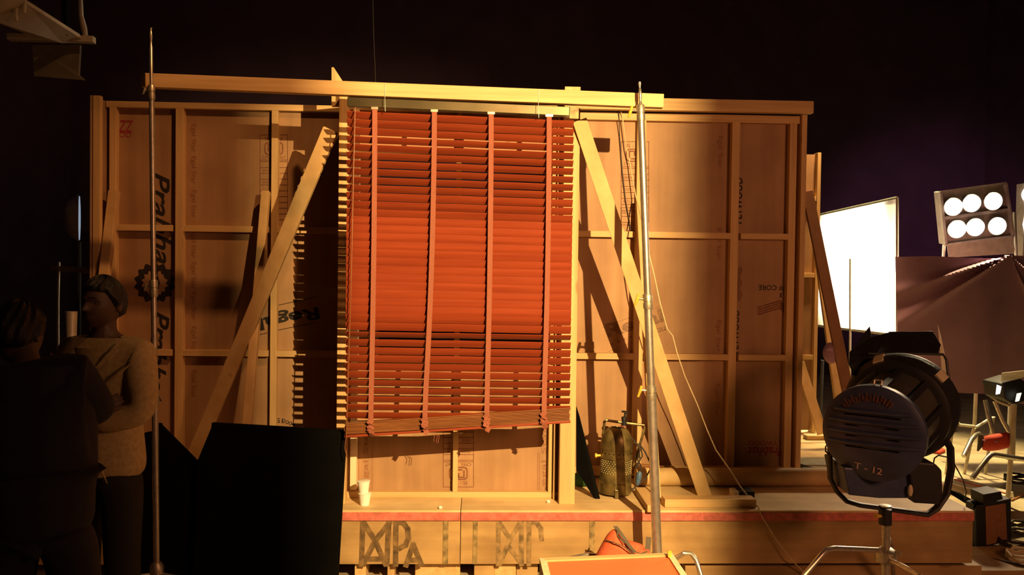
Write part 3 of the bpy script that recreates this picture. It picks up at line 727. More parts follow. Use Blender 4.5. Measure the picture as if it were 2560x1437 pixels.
# ------------------------------------------------------------------ orange sandbag
ysb = 4.12
G = lambda x, y, Y=ysb: at(x, y, Y)
sb = thing('sandbag', 'orange canvas sandbag with dark strap, slumped against the thick stand', 'sandbag', (G(1560, 1390).x, ysb, .3))
poly = [(1478, 1412), (1492, 1380), (1508, 1352), (1514, 1340), (1524, 1328), (1536, 1318), (1546, 1332), (1556, 1346), (1580, 1352), (1606, 1359), (1613, 1368), (1612, 1380), (1626, 1362), (1628, 1412), (1622, 1460), (1485, 1460)]
cxp, cyp = 1556, 1395
mb = MB()
rings = [(1.0, .02), (.93, .055), (.7, .09), (.35, .105)]
vs = []
for s_, dd in rings: vs.append([G(cxp+(x-cxp)*s_, cyp+(y-cyp)*s_, ysb-dd) for x, y in poly])
back = [[G(cxp+(x-cxp)*s_, cyp+(y-cyp)*s_, ysb+dd*.6) for x, y in poly] for s_, dd in rings]
n = len(poly); allr = back[::-1]+vs
for r_ in allr: mb.v += r_
for i in range(len(allr)-1):
    for j in range(n): mb.f.append((i*n+j, i*n+(j+1) % n, (i+1)*n+(j+1) % n, (i+1)*n+j))
mb.f.append(tuple(range(n))[::-1]); mb.f.append(tuple((len(allr)-1)*n+j for j in range(n)))
mb.build('bag', orange, sb, smooth=True, sub=1)
ys_ = ysb-.125
mb = MB()
for i, (xx, yy) in enumerate([(1538, 1317), (1552, 1335), (1566, 1355), (1578, 1372), (1588, 1382), (1604, 1386), (1618, 1380)]):
    a = G(xx, yy, ys_+.09*(i == 0)+.05*(i == 1)+.03*(i == 2)); mb.v += [a+V((-.010, 0, .004)), a+V((.010, 0, .004))]
    if i: mb.f.append((2*i-2, 2*i-1, 2*i+1, 2*i))
mb.build('strap', strapm, sb, solid=.003)
MB().tube([G(1537, 1317, ysb), G(1543, 1328, ysb-.06), G(1544, 1340, ysb-.08), G(1553, 1348, ysb-.1), G(1562, 1358, ysb-.112)], .004, 6).build('seam_opening', strapm, sb)
MB().tube([G(1514, 1350, ysb-.06), G(1535, 1356, ysb-.11), G(1560, 1366, ysb-.122), G(1583, 1384, ysb-.125)], .003, 6).build('seam', strapm, sb)
MB().bar(G(1622, 1342, ysb+.0), G(1618, 1385, ysb-.02), k45(13, ysb), .004).build('strap', strapm, sb)
# ------------------------------------------------------------------ big lamp on the right
Bc = at(2183, 1083, 3.55); Fc = at(2256, 1010, 4.02)
A = (Fc-Bc).normalized(); LB = (Fc-Bc).length
lamp = thing('fresnel_lamp', 'big dark blue film lamp seen from behind, hung in a yoke on a low stand', 'film lamp', (Bc.x, Bc.y, 0))
RB = .222
bx = A.cross(V((0, 0, 1))).normalized(); by = bx.cross(A).normalized()
if by.z < 0: by = -by
if bx.x < 0: bx = -bx
def LP(u, v, h): return Bc+bx*u+by*v+A*h
disc = MB().lathe(Bc, A, [(-.03, .05), (-.028, RB*.62), (-.018, RB*.9), (-.004, RB), (.03, RB), (.034, RB*.93)], 48).build('rear_cover', lampblue, lamp, smooth=True)
for k_, v_ in enumerate((.105, .055, .005, -.045)):
    MB().tube([LP(-RB*.8, v_-.02, -.0), LP(-RB*.5, v_-.02, -.0245), LP(RB*.5, v_-.02, -.0245), LP(RB*.8, v_-.02, -.0)], .006, 6).build('louvre_slot', black, disc)
    hw = math.sqrt(max(.001, (RB*.88)**2-v_**2))
    MB().tube([LP(-hw, v_, -.014), LP(-hw*.6, v_, -.032), LP(hw*.6, v_, -.032), LP(hw, v_, -.014)], .011, 8, sq=.8).build('louvre', lampblue, disc, smooth=True)
barrel = MB().lathe(Bc, A, [(.034, RB*.86), (LB*.75, RB*.9)], 40).build('barrel', lampgrey, lamp, smooth=True)
for k_ in range(10):
    th = 2*PI*k_/10+.2
    MB().bar(LP(RB*.89*math.cos(th), RB*.89*math.sin(th), .03), LP(RB*.95*math.cos(th), RB*.95*math.sin(th), LB*.78), .03, .02, bx*-math.sin(th)+by*math.cos(th)).build('barrel_rib', blackmetal, barrel)
front = MB().lathe(Bc, A, [(LB*.72, RB*.98), (LB*.74, RB*1.1), (LB*.84, RB*1.12), (LB*.88, RB*1.2), (LB*1.0, RB*1.2), (LB*1.01, RB*1.12)], 48).build('front_ring', blackmetal, lamp, smooth=True)
MB().lathe(Bc, A, [(LB*1.0, RB*1.1), (LB*1.06, RB*.9), (LB*1.09, RB*.5), (LB*1.1, .01)], 40).build('lens', plain('dark_glass', (.1, .1, .12), .1, spec=.6), lamp, smooth=True)
for th in (1.95, .75):
    MB().bar(LP(RB*1.13*math.cos(th), RB*1.13*math.sin(th), LB*.82), LP(RB*1.215*math.cos(th), RB*1.215*math.sin(th), LB*.93), .05, .012, bx*-math.sin(th)+by*math.cos(th)).build('ring_clip', cream, front)
MB().tube([LP(.0, RB*.99, .02), LP(.0, RB*1.08, .03), LP(.03, RB*1.08, .03), LP(.03, RB*.99, .02)], .005, 8).build('hook', alum, lamp)
# barn doors
yd = 4.2
D = lambda x, y, Y=yd: at(x, y, Y)
MB().prism([D(2186, 885), D(2222, 829, yd+.2), D(2332, 828, yd+.2), D(2352, 862, yd+.1), D(2345, 884)], A*.004).build('barn_door', blackmetal, lamp)
MB().prism([D(2122, 912, 4.1), D(2124, 880, 4.2), D(2174, 815, 4.35), D(2179, 842, 4.3), D(2225, 830, 4.3), D(2190, 886, 4.12), D(2140, 946, 4.05)], A*.004).build('barn_door', blackmetal, lamp)
MB().prism([D(2344, 812, 4.45), D(2352, 842, 4.45), D(2372, 940, 4.3), D(2388, 1080, 4.15), D(2380, 1074, 4.13), D(2354, 920, 4.2)], V((.006, .006, 0))).build('barn_door', plain('lit_door_face', (.85, .74, .5), .6), lamp)['label'] = 'barn door with lamp light painted on its inner face'  # pale colour stands in for lamp light on this door
MB().tube([D(2172, 884, 4.1), D(2300, 884, 4.1), D(2358, 886, 4.1), D(2366, 900, 4.1), D(2378, 1000, 4.05), D(2390, 1080, 4.0)], .007, 8).build('door_frame', blackmetal, lamp)
# lower housing, connector box
hs = [(2108, 1168), (2266, 1178), (2272, 1246), (2200, 1246), (2122, 1238)]
MB().prism([at(x, y, 3.6) for x, y in hs], (.03, .28, 0)).build('ballast_housing', lampblue, lamp, bevel=.008)
MB().prism([at(x, y, 3.62) for x, y in ((2272, 1180), (2290, 1154), (2338, 1158), (2356, 1176), (2358, 1240), (2350, 1262), (2284, 1258))], (.02, .16, 0)).build('connector_box', blackmetal, lamp, bevel=.01)
MB().prism([at(x, y, 3.9) for x, y in ((2318, 1002), (2370, 1010), (2374, 1098), (2346, 1122), (2300, 1110))], (.01, .1, 0)).build('focus_box', blackmetal, lamp, bevel=.008)
MB().ball(at(2276, 1226, 3.58), (.012, .01, .028), 8, 6).build('tag', cream, lamp)
yk = 3.72
ypts = [(2078, 1085), (2074, 1140), (2075, 1195), (2092, 1228), (2116, 1252), (2150, 1262), (2250, 1276), (2318, 1286), (2342, 1270), (2366, 1235), (2378, 1170), (2376, 1120), (2364, 1098)]
MB().tube([at(x, y, yk+(.12 if i > 8 else .012*i)) for i, (x, y) in enumerate(ypts)], .019, 12, sq=.6).build('yoke', blackmetal, lamp, smooth=True)
MB().lathe(at(2213, 1266, yk+.05), (0, 0, 1), [(0, .028), (.006, .028), (.008, .02)], 20).build('yoke_boss', castm, lamp, smooth=True)
# lettering on the lamp
r_, u_ = bx, by
text('T - 12', LP(-.015, -.158, -.0285), bx*.985-by*.12, by*.985+bx*.12, .12, .03, pinkp, disc, 'lettering', .012)
MB().prism([at(x, y, 3.583) for x, y in ((2224, 1146), (2256, 1144), (2284, 1156), (2282, 1164), (2252, 1162), (2226, 1156))], (0, .004, 0)).build('badge', orangep, disc)
# rust coloured lettering traces over the top of the cover: strokes following the arc
mb = MB()
for i in range(15):
    th = math.radians(134-i*5.2)
    for q_ in range(2):
        t2 = th-math.radians(1.6*q_); r0 = RB*(.70 if (i+q_) % 3 else .74); r1 = RB*(.86 if (i*q_) % 2 else .80)
        pa = LP(r0*math.cos(t2), r0*math.sin(t2), -.031); pb = LP(r1*math.cos(t2), r1*math.sin(t2), -.026)
        ribbon(mb, [pa, pb], .005, -A)
mb.build('worn_lettering', orangep, disc)
# lamp stand
lst = thing('lamp_stand', 'low chrome stand with bent tube legs under the big dark blue lamp', 'stand', at(2212, 1440, 3.77))
ph = at(2214, 1392, 3.77)
MB().tube([at(2213, 1272, 3.77), at(2213, 1310, 3.77)], .03, 16).build('socket', blackmetal, lst, smooth=True)
MB().tube([at(2214, 1305, 3.77), at(2214, 1372, 3.77), ph+V((0, 0, -.3))], .02, 16).build('column', castm, lst, smooth=True)
MB().tube([at(2203, 1290, 3.75), at(2188, 1289, 3.73)], [.006, .012], 10).build('wing_knob', brass, lst)
MB().lathe(at(2214, 1392, 3.77), (0, 0, 1), [(-.03, .035), (-.02, .05), (.03, .05), (.045, .03)], 20).build('leg_hub', castm, lst, smooth=True)
MB().tube([at(2200, 1375, 3.75), at(2160, 1373, 3.68), at(2085, 1370, 3.55), at(2066, 1374, 3.52), at(2052, 1388, 3.5), at(2010, 1440, 3.46), atz(1900, 1590, .013)], .0125, 12).build('leg', chrome, lst, smooth=True)
MB().tube([at(2228, 1402, 3.72), at(2262, 1418, 3.6), at(2300, 1440, 3.5), atz(2420, 1560, .013)], .0125, 12).build('leg', chrome, lst, smooth=True)
MB().tube([ph, ph+V((.2, .35, -.03)), ph+V((.28, .48, -.1)), V((ph.x+.4, ph.y+.66, .013))], .0125, 12).build('leg', chrome, lst, smooth=True)
MB().tube([at(2236, 1380, 3.72), at(2252, 1384, 3.7)], [.006, .014], 8).build('wing_knob', castm, lst)
for pts_, lab in (([(2072, 1108, 3.7), (2064, 1116, 3.7), (2064, 1128, 3.7), (2072, 1136, 3.72)], 'short cable loop at the left arm of the lamp yoke'),
                  ([(2090, 1150, 3.72), (2100, 1175, 3.72), (2120, 1188, 3.7)], 'thin cable entering the lower housing of the big lamp'),
                  ([(2334, 1156, 3.75), (2336, 1145, 3.8), (2346, 1138, 3.85), (2366, 1142, 3.9), (2386, 1160, 4.1), (2408, 1200, 4.3), (2416, 1230, 4.45), (2412, 1248, 4.6)], 'thin cable arching from the connector box of the big lamp')):
    tag(MB().tube([at(*q_) for q_ in pts_], .0035, 6).build('lamp_cable', cabled), lab, 'cable', 'cables of the big lamp')
# ------------------------------------------------------------------ the far side of the set, right
YR = 6.75
zt = at(2024, 386, YR).z
t = thing('set_wall_end', 'orange lit upright end of another plywood flat, standing beyond the right flat', 'set wall', (at(2010, 900, YR).x, YR, ZP))
a, b, c = at(1940, 700, YR).x, at(2032, 700, YR).x, at(2041, 700, YR).x
MB().box((a, YR, ZP+.02), (b-.002, YR+.012, zt)).build('plywood_sheet', ply, t)
MB().box((b, YR-.05, ZP), (c, YR+.04, zt+.01)).build('edge_stud', pine['z'], t, bevel=.003)
for z in (1.05, 1.75, 2.4): MB().box((a, YR-.045, z), (b-.002, YR-.001, z+.04)).build('rail', pine['x'], t, bevel=.003)
BR2 = 'planks propping the far flats'
timber('plank_brace', at(2018, 478, 6.25), atz(2150, 1130, ZP+.012), k45(27, 6.2), .03, 'dark brown slanting plank crossing before the bright white sheet', 'plank', wood('unlit_plank', (.20, .085, .04), (.30, .14, .065), 'd'), (1, -.1, 0), BR2)  # darker wood colour puts the shade of the unlit face into the plank
timber('plank_brace', at(2036, 560, 6.6), atz(2112, 1112, ZP+.015), k45(20, 6.5), .04, 'yellow lit slanting plank behind the dark brown plank', 'plank', None, (1, -.1, 0), BR2)
timber('plank_brace', at(1998, 905, 6.5), at(2056, 1085, 6.35), k45(24, 6.4), .03, 'orange slanting plank standing on a small foot block', 'plank', None, (1, -.1, 0), BR2)
q = atz(2045, 1100, ZP)
tag(MB().box((q.x-.09, q.y, ZP+.0005), (q.x+.13, q.y+.09, ZP+.035)).build('foot_block', pine['x'], bevel=.003), 'small timber foot block under the orange slanting plank', 'block')
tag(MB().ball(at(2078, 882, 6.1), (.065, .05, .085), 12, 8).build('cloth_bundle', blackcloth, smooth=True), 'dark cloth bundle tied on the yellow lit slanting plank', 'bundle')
tag(MB().tube([at(2056, 900, 7.6), at(2052, 1010, 7.6), V((at(2052, 1010, 7.6).x, 7.6, .0))], .018, 8).build('thin_post', blackmetal), 'thin dark post standing between the slanting planks', 'post')
# clutter on the platform by the flat end
q0, q1 = atz(2002, 1165, ZP), atz(2075, 1146, ZP)
tag(MB().box((q0.x, q0.y, ZP+.0005), (q1.x+.2, q1.y, ZP+.01)).build('grey_board', plain('grey_board', (.30, .29, .2), .7)), 'flat grey-green board on the lit platform beyond the flat', 'board')
cg = 'cables on the lit platform'
for i in range(4):
    tag(MB().tube([atz(1992, 1158+i*3, ZP+.014), atz(2025, 1168+i*3, ZP+.006), atz(2060, 1174+i*3, ZP+.006), atz(2120, 1172+i*5, ZP+.006)], .006, 6).build('floor_cable', cabled), 'dark cable trailing on the platform beside the grey-green board', 'cable', cg)
p0 = atz(2034, 1206, ZP)
t = thing('black_case', 'small black case with shiny top lying on the platform left of the lamp yoke', 'case', (p0.x+.15, p0.y+.1, ZP))
MB().box((p0.x, p0.y, ZP+.0005), (p0.x+.38, p0.y+.22, ZP+.05)).build('case_body', blackmetal, t, bevel=.012)
MB().box((p0.x+.05, p0.y+.03, ZP+.05), (p0.x+.3, p0.y+.16, ZP+.054)).build('label_sheet', alum, t)
# white diffusion frame
fx = 3.66
fr = thing('diffusion_frame', 'glowing white diffusion sheet on a frame at the right of the flats', 'diffusion frame', (fx, 7.9, 0))
c1, c2 = at(2243, 494, 7.05), at(2243, 838, 7.05)
c3, c4 = at(2030, 541, 8.6), at(2030, 812, 8.6)
dm, dnt, db = _new('diffusion_cloth')
out = dnt.nodes['Material Output']; tr = dnt.nodes.new('ShaderNodeBsdfTranslucent'); df = dnt.nodes.new('ShaderNodeBsdfDiffuse'); mxs = dnt.nodes.new('ShaderNodeMixShader')
tr.inputs[0].default_value = (.92, .90, .84, 1); df.inputs[0].default_value = (.9, .88, .82, 1); mxs.inputs[0].default_value = .4
dnt.links.new(tr.outputs[0], mxs.inputs[1]); dnt.links.new(df.outputs[0], mxs.inputs[2]); dnt.links.new(mxs.outputs[0], out.inputs[0]); dnt.nodes.remove(db)
def quadgrid(u, v):
    p_ = (c1*(1-u)+c3*u)*(1-v)+(c2*(1-u)+c4*u)*v
    return p_+V((.012*math.sin(u*9)*math.sin(v*7), 0, 0))
MB().grid(quadgrid, 16, 16).build('diffusion_sheet', dm, fr, smooth=True)
for a_, b_ in ((c1, c2), (c1, c3), (c2, c4), (c3, c4)): MB().tube([a_, b_], .013, 8).build('frame_tube', alum, fr)
m1, m2 = (c1*.52+c3*.48), (c2*.52+c4*.48); MB().tube([(m1+m2)/2+V((-.02, 0, .1)), m2+V((-.02, 0, 0)), V((m2.x, m2.y, 0))], .012, 8).build('support_pole', alum, fr)
for cc in (c2, c4): MB().tube([cc, V((cc.x, cc.y, 0))], .016, 8).build('stand_pole', blackmetal, fr)
# six lamp bank
YL6 = 7.5
bank = thing('six_lamp_bank', 'lit bank of six round lamps in a tilted frame above the dark cloth', 'light', (at(2440, 560, YL6).x, YL6, 0), 'lit lamp banks at the back')
bulb = emit('bulb_light', (1, .93, .82), 10)
q = [at(2350, 480, YL6), at(2513, 458, YL6), at(2532, 590, YL6), at(2363, 612, YL6)]
fnv = V((-.12, -1, -.12)).normalized()
pm = plain('pinkish_grey_frame', (.34, .27, .22), .5)
MB().prism([p_-fnv*.02 for p_ in q], -fnv*.12).build('lamp_box', pm, bank, bevel=.006)
for a_, b_ in zip(q, q[1:]+q[:1]): MB().bar(a_, b_, .022, .04).build('frame_bar', pm, bank)
MB().bar((q[0]+q[3])/2, (q[1]+q[2])/2, .03, .03).build('frame_bar', pm, bank)
for (cx, cy) in ((2383, 517), (2429, 508), (2483, 503), (2392, 573), (2438, 568), (2493, 565)):
    c_ = at(cx, cy, YL6-.03)
    MB().lathe(c_, fnv, [(-.05, .07), (0, .088), (.004, .084), (.0, .078)], 28).build('reflector', alum, bank, smooth=True)
    MB().lathe(c_+fnv*.006, fnv, [(-.01, .082), (.0, .08), (.012, .06), (.018, .02)], 28).build('bulb_face', bulb, bank, smooth=True)
fl = [at(2368, 614, YL6), at(2532, 592, YL6), at(2539, 634, YL6+.06), at(2372, 644, YL6+.06)]
MB().prism(fl, (0, .006, 0)).build('lower_flap', pm, bank)
MB().tube([at(2360, 612, YL6+.05), at(2358, 650, YL6+.05), V((at(2358, 650, YL6).x, YL6+.05, .9))], .015, 8).build('yoke_arm', alum, bank)
MB().tube([at(2536, 530, YL6+.05), at(2540, 640, YL6+.05), V((at(2540, 640, YL6).x, YL6+.05, 0))], .015, 8).build('stand_pole', alum, bank)
bk2 = thing('six_lamp_bank', 'second lamp bank just cut by the frame, right of the lit six lamp bank', 'light', (at(2600, 560, 7.9).x, 7.9, 0), 'lit lamp banks at the back')
MB().box(tuple(at(2556, 640, 7.9)), tuple(at(2720, 460, 7.9)+V((0, .12, 0)))).build('lamp_box', pm, bk2, bevel=.006)
for cx, cy in ((2577, 486), (2640, 480), (2580, 560), (2640, 560)):
    MB().lathe(at(cx, cy, 7.87), (-.05, -1, -.1), [(-.02, .08), (0, .08), (.012, .05), (.015, .01)], 24).build('bulb_face', bulb, bk2, smooth=True)
MB().tube([at(2600, 640, 7.95), V((at(2600, 640, 7.95).x, 7.95, 0))], .02, 8).build('stand_pole', alum, bk2)
# dark cloth hung below the lamps
YC = 6.9
top = [(2238, 642), (2330, 640), (2420, 644), (2490, 646), (2526, 638), (2570, 640), (2640, 648)]
bot = [(2246, 930), (2330, 965), (2400, 982), (2470, 985), (2500, 1000), (2560, 1010), (2640, 1000)]
def interp(tab, u):
    t_ = u*(len(tab)-1); i = min(int(t_), len(tab)-2); w_ = t_-i
    return tab[i][0]*(1-w_)+tab[i+1][0]*w_, tab[i][1]*(1-w_)+tab[i+1][1]*w_
pk = (2526, 638)
def clothf(u, v):
    x0, y0 = interp(top, u); x1, y1 = interp(bot, u); x = x0*(1-v)+x1*v; y = y0*(1-v)+y1*v
    dx, dy = x-pk[0], y-pk[1]; r_ = math.hypot(dx, dy); an = math.atan2(dy, dx)
    d_ = .0
    for a0, st in ((2.83, 1.), (2.60, 1.2), (.75, .9), (1.15, .7)): d_ -= .11*st*math.exp(-((an-a0)/.05)**2)*math.exp(-r_/260)*min(1, r_/60)
    d_ += .03*math.sin(u*11)*v
    return at(x, y, YC+d_)
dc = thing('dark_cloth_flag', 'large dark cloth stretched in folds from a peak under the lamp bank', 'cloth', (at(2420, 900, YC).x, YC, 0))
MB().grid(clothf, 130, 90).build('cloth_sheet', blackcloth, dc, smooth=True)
MB().tube([at(2436, 700, YC+.08), at(2440, 980, YC+.08), at(2436, 1072, YC+.1)], .016, 8).build('support_pole', cream, dc)
MB().tube([clothf(.62, .0)+V((0, .02, 0)), at(2640, 648, YC)+V((0, .02, 0))], .01, 8).build('top_bar', alum, dc)
for pts_ in ([(2436, 1066), (2400, 1062), (2390, 1052), (2385, 1045)], [(2440, 1068), (2470, 1050), (2484, 1042)], [(2436, 1070), (2432, 1082), (2430, 1092)]):
    MB().tube([at(x, y, YC-.0+.02*i) for i, (x, y) in enumerate(pts_)]+[V((at(*pts_[-1], YC).x, YC+.1, 0))], .014, 8).build('leg', cream, dc)
# chrome tripod with red sandbag
ts = thing('tripod_stand', 'chrome tripod stand with bent legs carrying the red sandbag', 'stand', atz(2530, 1150, 0))
Yt = 6.1
for pts_ in ([(2448, 1084, 6.2), (2438, 1088, 6.15), (2428, 1100, 6.1), (2409, 1140, 6.0)], [(2560, 1148, 5.6), (2485, 1136, 5.5), (2476, 1138, 5.48), (2468, 1146, 5.45), (2430, 1196, 5.4)], [(2463, 1000, 6.3), (2472, 1040, 6.25), (2486, 1088, 6.2)], [(2487, 1002, 6.5), (2508, 1052, 6.45), (2524, 1080, 6.4)]):
    MB().tube([at(*q_) for q_ in pts_], .018, 10).build('leg', chrome, ts, smooth=True)
MB().tube([at(2534, 1010, 5.9), at(2530, 1150, 5.9)], .02, 10).build('column', cream, ts, smooth=True)
rsb = thing('sandbag', 'red canvas sandbag hung on the chrome tripod legs at the right edge', 'sandbag', at(2500, 1130, 6.0))
mb = MB(); bp_ = [(2452, 1086), (2490, 1084), (2524, 1074), (2532, 1090), (2544, 1110), (2522, 1122), (2480, 1130), (2446, 1128), (2458, 1108)]
for s_, d_ in ((1, 0), (.95, -.06), (.7, -.1), (.2, -.11)): mb.v += [at(2494+(x-2494)*s_, 1105+(y-1105)*s_, 6.0+d_) for x, y in bp_]
n = len(bp_)
for i in range(3):
    for j in range(n): mb.f.append((i*n+j, i*n+(j+1) % n, (i+1)*n+(j+1) % n, (i+1)*n+j))
mb.f.append(tuple(range(n))[::-1]); mb.f.append(tuple(3*n+j for j in range(n)))
mb.build('bag', redcan, rsb, smooth=True, sub=1)
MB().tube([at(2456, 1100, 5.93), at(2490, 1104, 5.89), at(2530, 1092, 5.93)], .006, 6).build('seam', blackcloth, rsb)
MB().prism([at(x, y, 5.95) for x, y in ((2450, 1086), (2459, 1088), (2462, 1110), (2446, 1128))], (0, .02, 0)).build('bag_end', strapm, rsb)
# small lamp head at the right edge
sm = thing('small_lamp', 'small film lamp with open cream barn doors at the right edge', 'film lamp', at(2530, 1010, 6.0))
Y6 = 5.95
MB().prism([at(x, y, Y6) for x, y in ((2506, 960), (2552, 946), (2574, 960), (2574, 1000), (2536, 1012), (2512, 998))], (0, .25, 0)).build('lamp_body', blackmetal, sm, bevel=.01)
MB().prism([at(2506, 932, Y6-.1), at(2560, 926, Y6-.1), at(2562, 942, Y6), at(2502, 952, Y6)], (0, .006, 0)).build('barn_door', cream, sm)
MB().prism([at(2503, 952, Y6), at(2560, 942, Y6), at(2535, 950, Y6+.03), at(2508, 962, Y6+.02)], (0, .006, 0)).build('barn_door', alum, sm)
MB().prism([at(2494, 962, Y6-.05), at(2504, 966, Y6-.04), at(2500, 984, Y6-.05), at(2491, 986, Y6-.05)], (0, .01, 0)).build('glowing_edge', emit('lamp_edge_light', (.9, .95, 1), 1.6), sm)
MB().prism([at(2544, 984, Y6-.05), at(2554, 982, Y6-.04), at(2548, 1002, Y6-.05), at(2540, 1004, Y6-.05)], (0, .01, 0)).build('glowing_edge', emit('lamp_edge_light2', (1, .95, .7), 1.3), sm)
MB().tube([at(2470, 985, 6.2), at(2500, 1005, 6.1), at(2530, 1016, 6.0)], .012, 8).build('lamp_arm', cream, sm)
MB().tube([at(2536, 1012, Y6+.05), V((at(2536, 1012, Y6).x, Y6+.05, 0))], .018, 8).build('stand_pole', cream, sm)
# floor lamp box with brown grid
f0 = atz(2440, 1372, 0); Yf = f0.y
fb = thing('floor_lamp_box', 'black box with a brown front panel standing on the floor right of the platform end', 'lamp box', (at(2485, 1372, Yf).x, Yf, 0))
H = lambda x, y, Y=Yf: at(x, y, Y)
MB().prism([H(2441, 1264), H(2528, 1246), H(2530, 1352), H(2442, 1372)], (0, .12, 0)).build('box_shell', blackmetal, fb, bevel=.006)
MB().prism([H(2464, 1266, Yf-.004), H(2514, 1258, Yf-.004), H(2518, 1352, Yf-.004), H(2466, 1362, Yf-.004)], (0, .004, 0)).build('brown_panel', gridm, fb)['label'] = 'brown front panel'
MB().prism([H(2458, 1236, Yf-.03), H(2503, 1228, Yf-.03), H(2508, 1248, Yf-.03), H(2460, 1262, Yf-.03)], (0, .14, 0)).build('top_block', blackmetal, fb, bevel=.004)
MB().prism([H(2440, 1262), H(2452, 1260), H(2400, 1232, Yf+.35), H(2378, 1225, Yf+.4)], (0, .02, -.03)).build('side_flap', black, fb)
# long aluminium channel
t0, t1 = atz(2385, 1206, .027), atz(2520, 1243, .027)
ch = thing('metal_channel', 'long pale metal channel with red stripe running back from the black lamp box', 'channel', V((t0+t1)/2))
MB().bar(t0, t1, .14, .05, (1, 0, .2)).build('channel_body', alum, ch, bevel=.004)
MB().bar(t0+V((0, 0, .03)), t1+V((0, 0, .03)), .02, .006, (1, 0, 0)).build('red_stripe', redpaint, ch)
q = atz(2330, 1130, 0)
tag(MB().prism([atz(2312, 1118, .004), atz(2340, 1118, .004), atz(2364, 1130, .004), atz(2350, 1136, .004), atz(2312, 1128, .004)], (0, 0, .03)).build('red_cloth', redcan, bevel=.01), 'bright red cloth on the lit floor behind the big lamp', 'cloth')
# flat sheet on the floor and cable coils
s0, s1 = atz(2438, 1426, .03), atz(2600, 1424, .03)
tag(MB().box((s0.x, s0.y, .001), (s1.x+.6, s0.y+.42, .03)).build('floor_sheet', plyd, bevel=.003), 'brown board lying on the floor beside the platform end', 'board')
cg = 'cable coils at the right edge'
for (cx, cy, rr, mm_) in ((2552, 1360, .16, cabled), (2566, 1330, .13, cabled), (2556, 1205, .15, cabled), (2566, 1400, .12, cablew)):
    c_ = atz(cx, cy, .03); pts_ = [c_+V((rr*math.cos(a_*.5)*(1+.1*math.sin(a_)), rr*math.sin(a_*.5)*.8, .03+.02*math.sin(a_*1.3))) for a_ in range(40)]
    tag(MB().tube(pts_, .009, 8).build('cable_coil', mm_), {1360: 'dark cable coil on the floor beside the brown panel box', 1330: 'dark cable coil half behind the brown panel box, touching the frame edge', 1205: 'loose dark cable coil on the bright floor, farthest of the coils', 1400: 'pale cable coil on the floor at the corner of the brown board'}[cy], 'cable', cg)
tag(MB().tube([atz(2380, 1370, .05), atz(2440, 1390, .01), atz(2520, 1405, .035), atz(2580, 1420, .035)], .008, 8).build('floor_cable', cabled), 'thick dark cable running along the floor beside the platform end', 'cable')
tag(MB().tube([atz(2528, 1250, .01), atz(2560, 1236, .01), atz(2600, 1240, .01)], .006, 8).build('floor_cable', plain('orange_cable', (.45, .16, .04))), 'orange cable on the bright floor right of the black lamp box', 'cable')
# ------------------------------------------------------------------ left side, in the dark
cw = thing('catwalk', 'pale wooden catwalk boards high in the dark at top left', 'catwalk', at(80, 60, 4.6))
greyw = plain('grey_wood', (.40, .36, .27), .8, var=.15, scale=6)
MB().prism([at(-60, -45, 4.0), at(60, -4, 4.2), at(200, 86, 4.7), at(150, 96, 4.7), at(60, 72, 4.5), at(-60, 26, 4.1)], (0, .03, -.02)).build('walk_board', greyw, cw)
for (a_, b_) in (((40, -5), (40, 52)), ((62, 0), (60, 32))): MB().bar(at(*a_, 4.22), at(*b_, 4.22), .012, .02).build('batten_strip', greyw, cw)
MB().bar(at(22, 93, 4.7), at(236, 100, 4.75), .035, .05, (0, 0, 1)).build('edge_beam', greyw, cw)
MB().prism([at(80, 112, 4.78), at(200, 112, 4.78), at(196, 186, 4.8), at(212, 200, 4.8), at(85, 190, 4.8)], (0, .02, 0)).build('skirt_board', plain('dim_wood', (.12, .105, .075), .8), cw)
for x_, y_ in ((40, 40), (190, 90)):
    h_ = at(x_, y_, 4.65); MB().bar(h_+V((-.06, .0, .0)), V((h_.x-.06, h_.y, 6.99)), .03, .03).build('hanger', black, cw)
tag(MB().tube([at(200, -30, 4.85), at(203, 40, 4.85), at(210, 70, 4.85), at(214, 90, 4.82)], [.012, .014, .018, .014], 8).build('rope', greyw), 'grey rope hanging down to the end of the catwalk', 'rope')
# far lamp seen edge on
fl_ = thing('edge_lamp', 'far lamp seen edge-on as a thin bluish glint left of the set', 'film lamp', at(190, 600, 7.0))
c_ = at(196, 545, 7.0); ax_ = V((.905, .425, 0))
MB().lathe(c_, ax_, [(-.10, .08), (-.07, .15), (-.02, .19), (0, .205), (.004, .2)], 30).build('lamp_shell', alum, fl_, smooth=True)
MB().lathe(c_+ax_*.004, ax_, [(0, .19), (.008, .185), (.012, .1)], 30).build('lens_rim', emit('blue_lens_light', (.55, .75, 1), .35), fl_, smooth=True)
MB().tube([c_+V((-.02, .05, -.2)), V((c_.x-.02, c_.y+.05, 0))], .02, 8).build('stand_pole', blackmetal, fl_)
# small bar stand behind the people
bs = thing('bar_stand', 'thin stand with a short grey bar across its top, behind the dark haired person', 'stand', V((at(146, 700, 5.6).x, 5.6, 0)))
MB().bar(at(131, 670, 5.6), at(236, 678, 5.6), .035, .05, (0, 0, 1)).build('top_bar', greyw, bs)
MB().tube([at(147, 655, 5.58), at(145, 760, 5.58), V((at(146, 700, 5.58).x, 5.58, 0))], .01, 8).build('pole', alum, bs)
mc = at(178, 848, 4.4)
ms = thing('metal_can_stand', 'dull metal can on a stand beside the head of the dark haired person', 'can', V((mc.x, mc.y, 0)))
MB().lathe(mc, (0, 0, 1), [(0, .026), (.145, .030), (.15, .031), (.15, .027)], 18).build('can', alum, ms, smooth=True)
MB().tube([mc, V((mc.x, mc.y, 0))], .012, 8).build('pole', blackmetal, ms)
tb0, tb1 = at(-60, 1080, 3.3), at(38, 1150, 3.3)
